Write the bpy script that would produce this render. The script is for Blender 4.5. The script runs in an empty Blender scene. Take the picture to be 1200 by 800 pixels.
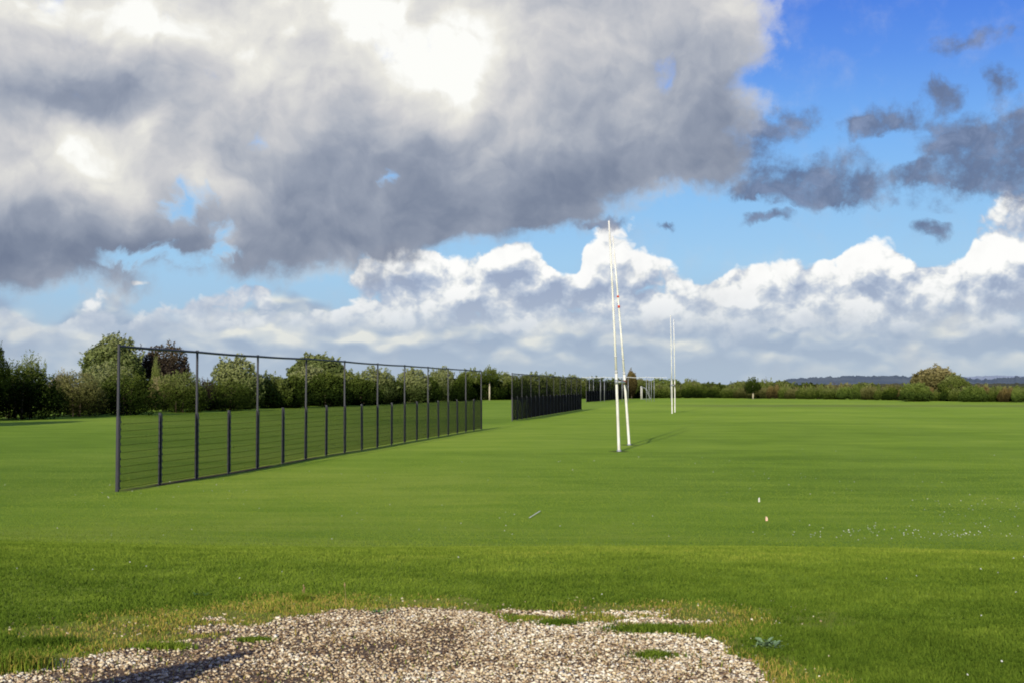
import bpy, math, random
import numpy as np
from mathutils import Vector, Matrix

scene = bpy.context.scene
COL = scene.collection
R = math.radians
scene.view_settings.view_transform = 'Standard'
scene.view_settings.look = 'None'
scene.view_settings.exposure = 0
scene.view_settings.gamma = 1
scene.cycles.max_bounces = 5
scene.cycles.diffuse_bounces = 3
scene.cycles.transparent_max_bounces = 8
scene.cycles.use_adaptive_sampling = True
scene.cycles.adaptive_threshold = 0.02
scene.cycles.adaptive_min_samples = 16
scene.cycles.pixel_filter_type = 'BLACKMAN_HARRIS'
scene.cycles.filter_width = 1.9

# ---------------------------------------------------------------- camera
F_PX = 1450.0          # focal length in pixels of a 1200 px wide frame
HOR = 453.7            # row of the horizon in that frame
CAM_Z = 2.75           # eye height above the playing field
cam_data = bpy.data.cameras.new("camera")
cam = bpy.data.objects.new("camera", cam_data)
COL.objects.link(cam)
cam_data.sensor_width = 36.0
cam_data.lens = 36.0 * F_PX / 1200.0
cam_data.clip_start = 0.1
cam_data.clip_end = 20000.0
cam.location = (0, 0, CAM_Z)
cam.rotation_euler = (R(90) + math.atan((HOR - 400.0) / F_PX), 0, 0)
scene.camera = cam

SUN_EL = R(19.5)
SUN_AZ = R(180 + 15.2)     # clockwise from +Y: behind the viewer, a little to the left
sun_dir = Vector((math.sin(SUN_AZ) * math.cos(SUN_EL), math.cos(SUN_AZ) * math.cos(SUN_EL), math.sin(SUN_EL)))
sd = bpy.data.lights.new("sun", 'SUN')
sd.energy = 5.0
sd.angle = R(0.5)
sd.color = (1.0, 0.92, 0.74)
so = bpy.data.objects.new("sun", sd)
COL.objects.link(so)
so.rotation_euler = (-sun_dir).to_track_quat('-Z', 'Y').to_euler()

def lin(r, g, b, a=None):
    def f(c):
        c /= 255.0
        return c / 12.92 if c <= 0.04045 else ((c + 0.055) / 1.055) ** 2.4
    t = (f(r), f(g), f(b))
    return t + (1.0,)

# ------------------------------------------------------- little node language
class S:
    """wraps an output socket so that node maths can be written as formulas"""
    def __init__(self, nt, sock): self.nt, self.s = nt, sock
    def _m(self, op, *args, clamp=False):
        n = self.nt.nodes.new('ShaderNodeMath'); n.operation = op; n.use_clamp = clamp
        for i, a in enumerate(args):
            if isinstance(a, S): self.nt.links.new(a.s, n.inputs[i])
            else: n.inputs[i].default_value = a
        return S(self.nt, n.outputs[0])
    def __add__(self, o): return self._m('ADD', self, o)
    __radd__ = __add__
    def __sub__(self, o): return self._m('SUBTRACT', self, o)
    def __rsub__(self, o): return self._m('SUBTRACT', o, self)
    def __mul__(self, o): return self._m('MULTIPLY', self, o)
    __rmul__ = __mul__
    def __truediv__(self, o): return self._m('DIVIDE', self, o)
    def __pow__(self, o): return self._m('POWER', self, o)
    def mx(self, o): return self._m('MAXIMUM', self, o)
    def mn(self, o): return self._m('MINIMUM', self, o)
    def clamp(self): return self._m('ADD', self, 0.0, clamp=True)
    def fn(self, op, *a): return self._m(op, self, *a)
    def step(self, a, b, lo=0.0, hi=1.0, smooth=True):
        n = self.nt.nodes.new('ShaderNodeMapRange')
        n.interpolation_type = 'SMOOTHSTEP' if smooth else 'LINEAR'
        self.nt.links.new(self.s, n.inputs['Value'])
        n.inputs['From Min'].default_value = a; n.inputs['From Max'].default_value = b
        n.inputs['To Min'].default_value = lo; n.inputs['To Max'].default_value = hi
        return S(self.nt, n.outputs[0])

def vadd(nt, a, b):
    n = nt.nodes.new('ShaderNodeVectorMath'); n.operation = 'ADD'
    for i, v in enumerate((a, b)):
        if isinstance(v, S): nt.links.new(v.s, n.inputs[i])
        else: n.inputs[i].default_value = v
    return S(nt, n.outputs[0])
def vmul(nt, a, b):
    n = nt.nodes.new('ShaderNodeVectorMath'); n.operation = 'MULTIPLY'
    for i, v in enumerate((a, b)):
        if isinstance(v, S): nt.links.new(v.s, n.inputs[i])
        else: n.inputs[i].default_value = v
    return S(nt, n.outputs[0])
def combine(nt, x, y, z=0.0):
    n = nt.nodes.new('ShaderNodeCombineXYZ')
    for i, v in enumerate((x, y, z)):
        if isinstance(v, S): nt.links.new(v.s, n.inputs[i])
        else: n.inputs[i].default_value = v
    return S(nt, n.outputs[0])
def separate(nt, v):
    n = nt.nodes.new('ShaderNodeSeparateXYZ'); nt.links.new(v.s, n.inputs[0])
    return [S(nt, o) for o in n.outputs]
def noise(nt, vec, scale=1.0, detail=4.0, rough=0.5, lac=2.0, dist=0.0, color=False, dim='2D'):
    n = nt.nodes.new('ShaderNodeTexNoise'); n.noise_dimensions = dim
    nt.links.new(vec.s, n.inputs['Vector'])
    n.inputs['Scale'].default_value = scale; n.inputs['Detail'].default_value = detail
    n.inputs['Roughness'].default_value = rough; n.inputs['Lacunarity'].default_value = lac
    n.inputs['Distortion'].default_value = dist
    return S(nt, n.outputs['Color' if color else 'Fac'])
def voro(nt, vec, scale=1.0, detail=0.0, rough=0.5, smooth=0.4, feature='SMOOTH_F1', out='Distance', rnd=1.0):
    n = nt.nodes.new('ShaderNodeTexVoronoi'); n.feature = feature
    n.voronoi_dimensions = '2D'
    nt.links.new(vec.s, n.inputs['Vector'])
    n.inputs['Scale'].default_value = scale
    n.inputs['Detail'].default_value = detail; n.inputs['Roughness'].default_value = rough
    n.inputs['Randomness'].default_value = rnd
    if feature == 'SMOOTH_F1': n.inputs['Smoothness'].default_value = smooth
    return S(nt, n.outputs[out])
def mix(nt, fac, a, b, mode='MIX'):
    n = nt.nodes.new('ShaderNodeMix'); n.data_type = 'RGBA'; n.blend_type = mode
    n.clamp_factor = True
    if isinstance(fac, S): nt.links.new(fac.s, n.inputs[0])
    else: n.inputs[0].default_value = fac
    for i, v in ((6, a), (7, b)):
        if isinstance(v, S): nt.links.new(v.s, n.inputs[i])
        else: n.inputs[i].default_value = v
    return S(nt, n.outputs[2])
def ramp(nt, fac, stops, interp='LINEAR'):
    n = nt.nodes.new('ShaderNodeValToRGB'); n.color_ramp.interpolation = interp
    e = n.color_ramp.elements
    e[0].position, e[0].color = stops[0]
    e[1].position, e[1].color = stops[-1]
    for p, c in stops[1:-1]:
        x = e.new(p); x.color = c
    nt.links.new(fac.s, n.inputs[0])
    return S(nt, n.outputs[0])
# ---------------------------------------------------------------- sky
world = bpy.data.worlds.new("World")
scene.world = world
world.use_nodes = True
wt = world.node_tree
wt.nodes.clear()
U = 14.5     # sky coordinates: azimuth and elevation in radians times U

def sky_xy(px, py):
    """azimuth and elevation (times U) of a direction seen at px, py of the frame"""
    pitch = math.atan((HOR - 400.0) / F_PX)
    dx, dz = px - 600.0, 400.0 - py
    v = Vector((dx, F_PX * math.cos(pitch) - dz * math.sin(pitch), F_PX * math.sin(pitch) + dz * math.cos(pitch))).normalized()
    return math.atan2(v.x, v.y) * U, math.asin(v.z) * U

tc = wt.nodes.new('ShaderNodeTexCoord')
dx_, dy_, dz_ = separate(wt, S(wt, tc.outputs['Generated']))
AZ = dx_.fn('ARCTAN2', dy_) * U
EL = dz_.fn('ARCSINE') * U
P = combine(wt, AZ, EL, 0.0)

def cell(vec, px, py, rx, ry, rot=0.0):
    n = wt.nodes.new('ShaderNodeMapping'); n.vector_type = 'TEXTURE'
    wt.links.new(vec.s, n.inputs['Vector'])
    x, y = sky_xy(px, py)
    n.inputs['Location'].default_value = (x, y, 0)
    n.inputs['Rotation'].default_value = (0, 0, R(rot))
    n.inputs['Scale'].default_value = (rx / 100.0, ry / 100.0, 1)
    g = wt.nodes.new('ShaderNodeTexGradient'); g.gradient_type = 'SPHERICAL'
    wt.links.new(n.outputs[0], g.inputs[0])
    return S(wt, g.outputs['Fac'])
def field(vec, cells):
    acc = None
    for c in cells:
        w = c[5] if len(c) > 5 else 1.0
        rot = c[4] if len(c) > 4 else 0.0
        v = cell(vec, c[0], c[1], c[2], c[3], rot)
        if w != 1.0: v = v * w
        acc = v if acc is None else acc + v
    return acc
def warp(vec, scale, amp, detail=3.0, rough=0.5, seed=0.0, ax=1.0, ay=1.0):
    c = noise(wt, vadd(wt, vec, (seed, seed * 1.7, seed)), scale, detail, rough, color=True)
    return vadd(wt, vec, vmul(wt, vadd(wt, c, (-0.5, -0.5, -0.5)), (amp * ax, amp * ay, 0.0)))

# clear air: physical sky, deepened towards the zenith
skyn = wt.nodes.new('ShaderNodeTexSky'); skyn.sky_type = 'NISHITA'; skyn.sun_disc = False
skyn.sun_elevation = SUN_EL; skyn.sun_rotation = SUN_AZ
skyn.air_density = 1.0; skyn.dust_density = 0.6; skyn.ozone_density = 2.0
nish = S(wt, skyn.outputs[0])
clear_ramp = ramp(wt, EL.step(0.0, 6.0, smooth=False), [
    (0.0, lin(160, 184, 205)), (0.10, lin(162, 192, 220)), (0.24, lin(158, 203, 240)), (0.36, lin(140, 194, 244)),
    (0.48, lin(118, 178, 246)), (0.62, lin(88, 146, 238)), (0.76, lin(62, 118, 228)), (1.0, lin(46, 92, 205))])
nish_s = vmul(wt, nish, (0.10, 0.10, 0.10))
clear = mix(wt, 0.88, nish_s, clear_ramp)
# a little pink in the clear air
base = clear

# generic cloud cover away from the mapped part of the sky

# --- 2. distant cumulus deck -----------------------------------------------
C_CELLS = [
    # right-hand range
    (848, 355, 70, 50), (880, 335, 60, 44), (930, 325, 70, 46), (985, 322, 50, 40), (1028, 312, 52, 52), (1068, 330, 50, 44), (1100, 340, 70, 44),
    (1150, 290, 44, 56), (1200, 275, 50, 70, 20), (1180, 340, 110, 70), (1300, 270, 150, 120),
    # bright dome behind the posts
    (733, 284, 74, 62), (700, 312, 50, 36), (772, 312, 48, 30), (735, 348, 110, 52),
    # central mass
    (620, 305, 56, 56), (575, 318, 80, 50), (510, 305, 70, 48), (462, 318, 66, 40), (415, 328, 50, 28), (600, 350, 150, 42), (490, 350, 110, 36),
    # left
    (262, 345, 66, 34), (310, 338, 50, 30), (108, 360, 34, 24), (168, 334, 44, 12), (228, 370, 70, 30), (40, 384, 80, 28), (150, 388, 90, 28),
    (770, 338, 80, 36), (860, 352, 90, 40), (1000, 345, 100, 44), (1028, 302, 40, 36), (690, 345, 90, 36),
    (660, 285, 36, 60, 0, -1.6), (822, 318, 46, 40, 0, -1.4), (385, 330, 40, 30, 0, -0.8), (1106, 292, 34, 26, 0, -0.7), (352, 318, 34, 24, 0, -0.7), (540, 272, 30, 20, 0, -0.4), (960, 292, 26, 20, 0, -0.5), (60, 352, 60, 22, 0, -0.7),
    # shared feet of the range
    (420, 372, 130, 34), (560, 376, 200, 36), (300, 380, 140, 34), (740, 378, 200, 40), (900, 378, 200, 44), (1120, 376, 200, 44), (60, 395, 200, 30)]
def cumulus_height(vec):
    w1 = warp(vec, 1.1, 0.55, 3.0, 0.55, seed=3.1, ay=0.7)
    f = field(w1, C_CELLS)
    f = f.mn(1.25).mx(-0.3)
    w2 = warp(vec, 2.5, 0.22, 3.0, 0.55, seed=9.2)
    b = 0.62 - voro(wt, vmul(wt, w2, (1.0, 1.25, 1.0)), 1.35, 4.0, 0.56, 0.25)
    n = noise(wt, w2, 1.6, 7.0, 0.55) - 0.5
    lump = b * 0.95 + n * 0.45
    return f, f + b * 0.75 + n * 0.55, lump
f1, h1, L1 = cumulus_height(P)
f2, h2, L2 = cumulus_height(vadd(wt, P, (-0.09, 0.17, 0.0)))
maskC = h1.step(0.44, 0.74)
lit = (f1 - f2) * 0.36 + (L1 - L2) * 1.30
# large scale: tops are bright, bases lie in shade
cloud_tone = lit + 0.55 + (noise(wt, warp(P, 1.5, 0.4, 3.0, 0.5, seed=12.0), 1.5, 4.0, 0.55) - 0.5) * 0.55
bright = field(warp(P, 1.3, 0.6, 4.0, 0.6, seed=5.0), [
    (735, 285, 110, 70, 0, 0.75), (900, 330, 110, 55, 0, 0.35), (1040, 305, 80, 55, 0, 0.42), (870, 375, 60, 30, 0, 0.35), (1150, 295, 50, 60, 0, 0.55), (1195, 275, 60, 40, 0, 0.3), (980, 300, 60, 30, 0, 0.2),
    (485, 300, 80, 30, 0, 0.30), (600, 285, 60, 30, 0, 0.2), (108, 358, 36, 24, 0, 0.85), (255, 335, 80, 26, 0, 0.15), (215, 388, 50, 18, 0, 0.3), (310, 380, 40, 15, 0, 0.25),
    (690, 350, 80, 40, 0, -0.40), (600, 335, 70, 50, 0, -0.25), (740, 372, 110, 34, 0, -0.55), (560, 368, 150, 26, 0, -0.40), (470, 335, 80, 22, 0, -0.20), (1150, 350, 130, 40, 0, -0.50), (1195, 330, 60, 60, 0, -0.35), (1010, 362, 70, 22, 0, -0.35), (850, 325, 50, 25, 0, -0.2), (950, 305, 30, 20, 0, -0.2),
    (40, 390, 150, 36, 0, -0.25), (250, 365, 90, 30, 0, -0.25), (340, 355, 80, 30, 0, -0.2)])
cloud_tone = cloud_tone + bright.mx(0.0) * 0.8 + bright.mn(0.0) * 0.55
cloud_tone = (cloud_tone - 0.5) * AZ.step(-3.2, -0.6, 0.62, 1.0) + AZ.step(-3.2, -0.6, 0.48, 0.52)
cumC = ramp(wt, cloud_tone, [
    (0.0, lin(156, 171, 197)), (0.22, lin(172, 186, 208)), (0.44, lin(194, 204, 219)), (0.60, lin(214, 220, 228)),
    (0.78, lin(240, 242, 241)), (0.97, lin(255, 255, 253))])
cumC = mix(wt, EL.step(0.45, 1.35, 0.60, 0.0), cumC, lin(188, 199, 212))

# --- 3. low hazy bands near the horizon ------------------------------------
PB = vmul(wt, warp(P, 1.6, 0.22, 3.0, 0.5, seed=2.0), (0.85, 1.9, 1.0))
def puff(off):
    v = vadd(wt, PB, (11.0 + off[0], 3.0 + off[1], 0.0))
    return noise(wt, v, 1.1, 4.0, 0.45) + (0.5 - voro(wt, v, 2.1, 1.0, 0.5, 0.4)) * 0.30
nb = puff((0, 0)); nb2 = puff((-0.05, 0.22))
band_t = (nb - nb2) * 1.9 + (nb - 0.5) * 1.4 + 0.38 + field(P, [(520, 392, 110, 22, 0, 0.25), (640, 402, 120, 22, 0, 0.25), (1060, 388, 160, 14, 0, 0.30), (420, 385, 80, 20, 0, 0.2), (860, 400, 100, 20, 0, 0.15), (220, 385, 90, 24, 0, 0.15), (600, 432, 700, 22, 0, -0.25)])
band = ramp(wt, band_t, [(0.0, lin(152, 171, 196)), (0.35, lin(172, 188, 207)), (0.6, lin(196, 206, 214)), (0.85, lin(220, 224, 222)), (1.0, lin(238, 238, 228))])
band = mix(wt, EL.step(0.06, 0.55, 0.80, 0.0), band, mix(wt, EL.step(0.0, 0.5), lin(160, 180, 200), lin(172, 188, 204)))
band_mask = (EL + (noise(wt, P, 0.9, 4.0, 0.5) - 0.5) * 0.9).step(0.80, 1.02, 1.0, 0.0)

base = mix(wt, band_mask, base, band)
base = mix(wt, maskC * (EL + (noise(wt, vadd(wt, P, (3.0, 1.0, 0.0)), 1.6, 4.0, 0.55) - 0.5) * 0.55).step(0.34, 0.92), base, cumC)

base = mix(wt, EL.step(0.0, 1.15, 0.50, 0.0), base, lin(184, 198, 213))

# --- 4. small dark scud on the right ---------------------------------------
R_CELLS = [(965, 208, 82, 44), (930, 222, 55, 26), (1000, 222, 60, 24), (1150, 188, 105, 46, 12), (1195, 165, 70, 60), (1085, 205, 50, 16, 10), (1250, 190, 120, 70), (1120, 160, 45, 50),
           (1042, 138, 62, 22), (1000, 152, 35, 14), (1105, 108, 32, 16), (1165, 95, 16, 34, 15), (1130, 48, 60, 16, 10, 0.7), (897, 258, 38, 11), (1090, 265, 30, 14), (915, 140, 60, 22, 0, 0.8), (870, 170, 60, 55, 0, 0.9),
           (885, 215, 40, 22, 0, 0.7), (795, 272, 16, 8), (700, 262, 60, 10), (880, 228, 35, 12)]
wr = warp(warp(P, 0.9, 0.5, 2.0, 0.5, seed=7.0), 3.2, 0.30, 4.0, 0.6, seed=8.0)
fr = field(wr, R_CELLS).mn(0.85)
nr = noise(wt, wr, 2.2, 6.0, 0.6)
nr2 = noise(wt, vadd(wt, P, (2.0, 7.7, 0.0)), 3.4, 5.0, 0.65)
maskR = (fr + (nr - 0.5) * 0.9 + (nr2 - 0.5) * 1.2).step(0.06, 0.95) * fr.step(0.0, 0.16)
scud = ramp(wt, nr + (fr - 0.5) * 0.2, [(0.2, lin(86, 103, 140)), (0.55, lin(106, 120, 150)), (0.85, lin(138, 153, 184))])
base = mix(wt, maskR * 0.93, base, scud)

# --- 5. great grey cloud over the left half --------------------------------
D_CELLS = [(100, 100, 330, 240), (60, 262, 200, 92), (-60, 290, 160, 70), (350, 190, 270, 150), (335, 285, 110, 42), (480, 265, 110, 34), (530, 150, 270, 150), (610, 205, 170, 90), (700, 90, 190, 165), (820, 110, 95, 120), (845, 195, 50, 46),
           (550, -20, 380, 160), (-250, 150, 300, 300), (200, -150, 500, 200), (760, 190, 70, 50), (190, 275, 60, 40), (640, 250, 70, 30), (850, 20, 75, 80)]
H_CELLS = [(213, 238, 30, 26), (200, 262, 26, 26), (248, 268, 24, 24), (262, 292, 40, 12), (304, 178, 22, 20, 30, 0.8), (463, 208, 10, 14, 0, 0.7), (780, 88, 30, 42, 0, 0.8), (175, 300, 90, 14), (240, 225, 18, 12, 0, 0.7)]
wd = warp(warp(P, 0.7, 0.55, 2.0, 0.5, seed=1.0), 2.4, 0.28, 5.0, 0.6, seed=4.0)
wh = warp(wd, 4.0, 0.30, 4.0, 0.6, seed=14.0)
fd = (field(wd, D_CELLS) * 0.8).mn(0.85) - field(wh, H_CELLS) * 0.72
nd = noise(wt, wd, 1.1, 5.0, 0.50)
ne = noise(wt, vadd(wt, P, (1.3, 5.1, 0.0)), 2.0, 5.0, 0.62)
maskD = (fd + (nd - 0.5) * 0.70 + (ne - 0.5) * 0.85).step(-0.06, 0.58) * fd.step(-0.06, 0.10)
T_CELLS = [  # + bright, - dark
    (465, 25, 230, 110, -25, 0.66), (535, 95, 70, 120, -35, 0.26), (480, 60, 90, 60, 0, 0.12), (400, 0, 90, 60, 0, 0.25), (80, 190, 240, 90, -8, 0.42), (150, 215, 130, 60, -20, 0.24), (20, 190, 120, 60, 0, 0.16), (190, 40, 220, 70, -12, 0.42), (150, 0, 160, 60, 0, 0.25), (330, 60, 160, 80, 0, 0.20), (20, 10, 80, 80, 0, 0.3),
    (245, 215, 60, 30, -20, 0.35), (258, 275, 26, 26, 0, 0.5), (420, 150, 200, 60, 0, 0.10), (640, 60, 160, 90, 0, 0.12), (860, 20, 60, 60, 0, 0.2),
    (50, 120, 190, 42, 0, -0.34), (40, 290, 200, 60, 0, -0.30), (150, 265, 100, 50, 0, -0.15), (330, 275, 180, 60, 0, -0.22), (480, 262, 170, 52, 0, -0.25), (620, 225, 180, 66, 0, -0.28), (700, 160, 130, 80, 0, -0.10), (850, 150, 90, 130, 0, -0.25), (600, 130, 150, 60, 0, 0.14), (300, 140, 130, 60, 0, 0.10)]
wtn = warp(warp(P, 0.8, 0.7, 2.0, 0.5, seed=16.0), 2.2, 0.34, 3.0, 0.50, seed=6.0)
tone = field(wtn, T_CELLS)
nd2 = noise(wt, vadd(wt, wd, (-0.10, 0.14, 0.0)), 1.1, 5.0, 0.50)
nlow = noise(wt, vmul(wt, wtn, (1, 1.3, 1)), 0.75, 4.0, 0.45)
tD = tone * 0.66 + (nlow - 0.5) * 0.50 + (nd - nd2) * 0.60 + 0.47 + EL.step(1.3, 4.6, -0.09, 0.14) - maskD.fn('LESS_THAN', 2.0) * 0.0
tD = tD + maskD.step(0.15, 1.0, 0.16, 0.0)
greyD = ramp(wt, tD, [(0.0, lin(106, 117, 141)), (0.20, lin(127, 137, 157)), (0.38, lin(151, 159, 175)), (0.52, lin(176, 181, 191)), (0.70, lin(206, 206, 208)), (0.9, lin(236, 234, 226)), (1.0, lin(255, 255, 250))])
base = mix(wt, maskD * 0.985, base, greyD)

# --- cloud cover for the rest of the dome -----------------------------------
PG = combine(wt, dx_ / (dz_.mx(0.0) + 0.18), dy_ / (dz_.mx(0.0) + 0.18), 0.0)
ng = noise(wt, vadd(wt, PG, (4.0, 9.0, 0.0)), 0.7, 6.0, 0.58)
ngb = ramp(wt, ng, [(0.35, lin(104, 112, 134)), (0.6, lin(156, 161, 172)), (0.8, lin(215, 216, 216))])
rest = mix(wt, ng.step(0.42, 0.56), clear, ngb)
# below the horizon: dull green-grey
rest = mix(wt, dz_.step(-0.02, -0.004, 1.0, 0.0), rest, lin(96, 110, 84))

bg1 = wt.nodes.new('ShaderNodeBackground'); wt.links.new(base.s, bg1.inputs['Color'])
bg2 = wt.nodes.new('ShaderNodeBackground'); wt.links.new(rest.s, bg2.inputs['Color'])
far_w = (AZ.fn('ABSOLUTE').step(7.4, 8.8)).mx(EL.step(4.9, 6.0)).mx(dz_.step(-0.02, -0.004, 1.0, 0.0))
ms = wt.nodes.new('ShaderNodeMixShader')
wt.links.new(far_w.s, ms.inputs[0]); wt.links.new(bg1.outputs[0], ms.inputs[1]); wt.links.new(bg2.outputs[0], ms.inputs[2])
wo = wt.nodes.new('ShaderNodeOutputWorld')
wt.links.new(ms.outputs[0], wo.inputs['Surface'])
world.cycles.sampling_method = 'MANUAL'
world.cycles.sample_map_resolution = 256
# ---------------------------------------------------------------- helpers
rng = np.random.default_rng(7)
random.seed(7)

def tag(o, label=None, cat=None, group=None, kind=None):
    if label: o['label'] = label
    if cat: o['category'] = cat
    if group: o['group'] = group
    if kind: o['kind'] = kind
    return o
def empty(name, loc=(0, 0, 0), rz=0.0):
    o = bpy.data.objects.new(name, None); COL.objects.link(o)
    o.location = loc; o.rotation_euler = (0, 0, rz); o.empty_display_size = 0.3
    return o
def link(name, me, mat=None, parent=None, loc=None):
    o = bpy.data.objects.new(name, me); COL.objects.link(o)
    if mat is not None and not me.materials: me.materials.append(mat)
    if parent is not None: o.parent = parent
    if loc is not None: o.location = loc
    return o
def copy_tree(o, parent=None):
    c = o.copy(); COL.objects.link(c)
    if parent is not None: c.parent = parent
    for ch in list(o.children): copy_tree(ch, c)
    return c

def mesh_np(name, V, Fq=None, Ft=None, smooth=False, attrs=None):
    """mesh from arrays: V (n,3), quads (m,4), triangles (k,3)"""
    me = bpy.data.meshes.new(name)
    V = np.asarray(V, dtype=np.float32)
    nq = 0 if Fq is None else len(Fq); nt_ = 0 if Ft is None else len(Ft)
    idx = []
    if nq: idx.append(np.asarray(Fq, dtype=np.int32).ravel())
    if nt_: idx.append(np.asarray(Ft, dtype=np.int32).ravel())
    idx = np.concatenate(idx)
    starts = np.concatenate([np.arange(nq) * 4, nq * 4 + np.arange(nt_) * 3]).astype(np.int32)
    me.vertices.add(len(V)); me.vertices.foreach_set('co', V.ravel())
    me.loops.add(len(idx)); me.loops.foreach_set('vertex_index', idx)
    me.polygons.add(nq + nt_); me.polygons.foreach_set('loop_start', starts)
    me.update(calc_edges=True)
    if smooth: me.polygons.foreach_set('use_smooth', np.ones(nq + nt_, dtype=bool))
    for k, v in (attrs or {}).items():
        a = me.attributes.new(k, 'FLOAT', 'POINT'); a.data.foreach_set('value', np.asarray(v, dtype=np.float32))
    me.validate()
    return me

class MB:
    """collects simple solids into one mesh"""
    def __init__(self): self.v, self.f = [], []
    def box(self, x0, y0, z0, x1, y1, z1):
        b = len(self.v)
        self.v += [(x0, y0, z0), (x1, y0, z0), (x1, y1, z0), (x0, y1, z0), (x0, y0, z1), (x1, y0, z1), (x1, y1, z1), (x0, y1, z1)]
        self.f += [tuple(b + i for i in q) for q in ((3, 2, 1, 0), (4, 5, 6, 7), (0, 1, 5, 4), (1, 2, 6, 5), (2, 3, 7, 6), (3, 0, 4, 7))]
    def tube(self, pts, rad, n=12, cap=True):
        pts = [Vector(p) for p in pts]
        if not hasattr(rad, '__len__'): rad = [rad] * len(pts)
        b = len(self.v); m = len(pts)
        for i, p in enumerate(pts):
            d = (pts[min(i + 1, m - 1)] - pts[max(i - 1, 0)]).normalized()
            ref = Vector((0, 1, 0)) if abs(d.y) < 0.9 else Vector((1, 0, 0))
            u = d.cross(ref).normalized(); w = d.cross(u).normalized()
            for k in range(n):
                a = 2 * math.pi * k / n
                self.v.append(tuple(p + (u * math.cos(a) + w * math.sin(a)) * rad[i]))
        for i in range(m - 1):
            for k in range(n):
                k2 = (k + 1) % n
                self.f.append((b + i * n + k, b + (i + 1) * n + k, b + (i + 1) * n + k2, b + i * n + k2))
        if cap:
            self.f.append(tuple(b + k for k in range(n)))
            self.f.append(tuple(b + (m - 1) * n + k for k in reversed(range(n))))
    def mesh(self, name, smooth=False):
        me = bpy.data.meshes.new(name); me.from_pydata(self.v, [], self.f); me.update()
        if smooth:
            me.polygons.foreach_set('use_smooth', [len(p.vertices) == 4 for p in me.polygons])
        return me
    def build(self, name, mat, parent=None, smooth=False, loc=None):
        return link(name, self.mesh(name, smooth), mat, parent, loc)

# ---------------------------------------------------------------- materials
def new_mat(name):
    m = bpy.data.materials.new(name); m.use_nodes = True
    nt = m.node_tree; nt.nodes.clear()
    out = nt.nodes.new('ShaderNodeOutputMaterial')
    return m, nt, out
def bsdf(nt, out, color, rough=0.6, metallic=0.0, spec=0.4, normal=None):
    b = nt.nodes.new('ShaderNodeBsdfPrincipled')
    if isinstance(color, S): nt.links.new(color.s, b.inputs['Base Color'])
    else: b.inputs['Base Color'].default_value = color
    if isinstance(rough, S): nt.links.new(rough.s, b.inputs['Roughness'])
    else: b.inputs['Roughness'].default_value = rough
    b.inputs['Metallic'].default_value = metallic
    b.inputs['Specular IOR Level'].default_value = spec
    if normal is not None: nt.links.new(normal.s, b.inputs['Normal'])
    nt.links.new(b.outputs[0], out.inputs['Surface'])
    return b
def coords(nt, which='Object'):
    return S(nt, nt.nodes.new('ShaderNodeTexCoord').outputs[which])
def bump(nt, h, strength=0.4, dist=0.02):
    n = nt.nodes.new('ShaderNodeBump'); n.inputs['Strength'].default_value = strength
    n.inputs['Distance'].default_value = dist
    nt.links.new(h.s, n.inputs['Height'])
    return S(nt, n.outputs[0])
def attr(nt, name):
    n = nt.nodes.new('ShaderNodeAttribute'); n.attribute_name = name
    return S(nt, n.outputs['Fac'])
def c4(r, g, b): return (r, g, b, 1.0)

def noisy_mat(name, ca, cb, scale=3.0, rough=0.6, spec=0.3, metallic=0.0, detail=4.0, stretch=(1, 1, 1), bmp=0.0):
    m, nt, out = new_mat(name)
    v = vmul(nt, coords(nt), stretch)
    n = noise(nt, v, scale, detail, 0.55, dim='3D')
    c = ramp(nt, n, [(0.3, ca), (0.7, cb)])
    bsdf(nt, out, c, rough, metallic, spec, bump(nt, n, bmp, 0.01) if bmp else None)
    return m

def leaf_mat(name, stops, trans=0.30):
    """foliage: the 'tone' attribute (0..1) of each leaf picks its colour"""
    m, nt, out = new_mat(name)
    t = attr(nt, 'tone')
    oi = nt.nodes.new('ShaderNodeObjectInfo')
    t = t + (S(nt, oi.outputs['Random']) - 0.5) * 0.16
    c = ramp(nt, t, stops)
    d = nt.nodes.new('ShaderNodeBsdfDiffuse'); nt.links.new(c.s, d.inputs['Color'])
    tr = nt.nodes.new('ShaderNodeBsdfTranslucent'); nt.links.new(c.s, tr.inputs['Color'])
    ms = nt.nodes.new('ShaderNodeMixShader'); ms.inputs[0].default_value = trans
    nt.links.new(d.outputs[0], ms.inputs[1]); nt.links.new(tr.outputs[0], ms.inputs[2])
    nt.links.new(ms.outputs[0], out.inputs['Surface'])
    return m

M = {}
M['powder'] = noisy_mat('powder_coated_steel', c4(0.019, 0.020, 0.031), c4(0.031, 0.031, 0.047), 2.0, 0.5, 0.35)
M['wire'] = noisy_mat('dark_wire', c4(0.004, 0.005, 0.006), c4(0.008, 0.009, 0.011), 3.0, 0.9, 0.02)
M['white'] = noisy_mat('white_paint', c4(0.56, 0.55, 0.50), c4(0.80, 0.79, 0.76), 2.6, 0.5, 0.3, stretch=(1, 1, 0.8))
M['dull_white'] = noisy_mat('dull_white_paint', c4(0.42, 0.42, 0.42), c4(0.55, 0.55, 0.54), 1.5, 0.5, 0.3)
M['galv'] = noisy_mat('galvanised_steel', c4(0.24, 0.26, 0.30), c4(0.36, 0.38, 0.42), 6.0, 0.4, 0.5, 0.3)
M['rope'] = noisy_mat('pale_rope', c4(0.55, 0.57, 0.60), c4(0.68, 0.69, 0.70), 4.0, 0.8, 0.1)
M['rust'] = noisy_mat('rusty_bracket', c4(0.10, 0.045, 0.025), c4(0.22, 0.10, 0.05), 20.0, 0.8, 0.2)
M['red'] = noisy_mat('red_tape', c4(0.45, 0.05, 0.03), c4(0.60, 0.09, 0.06), 9.0, 0.6, 0.2)
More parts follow.
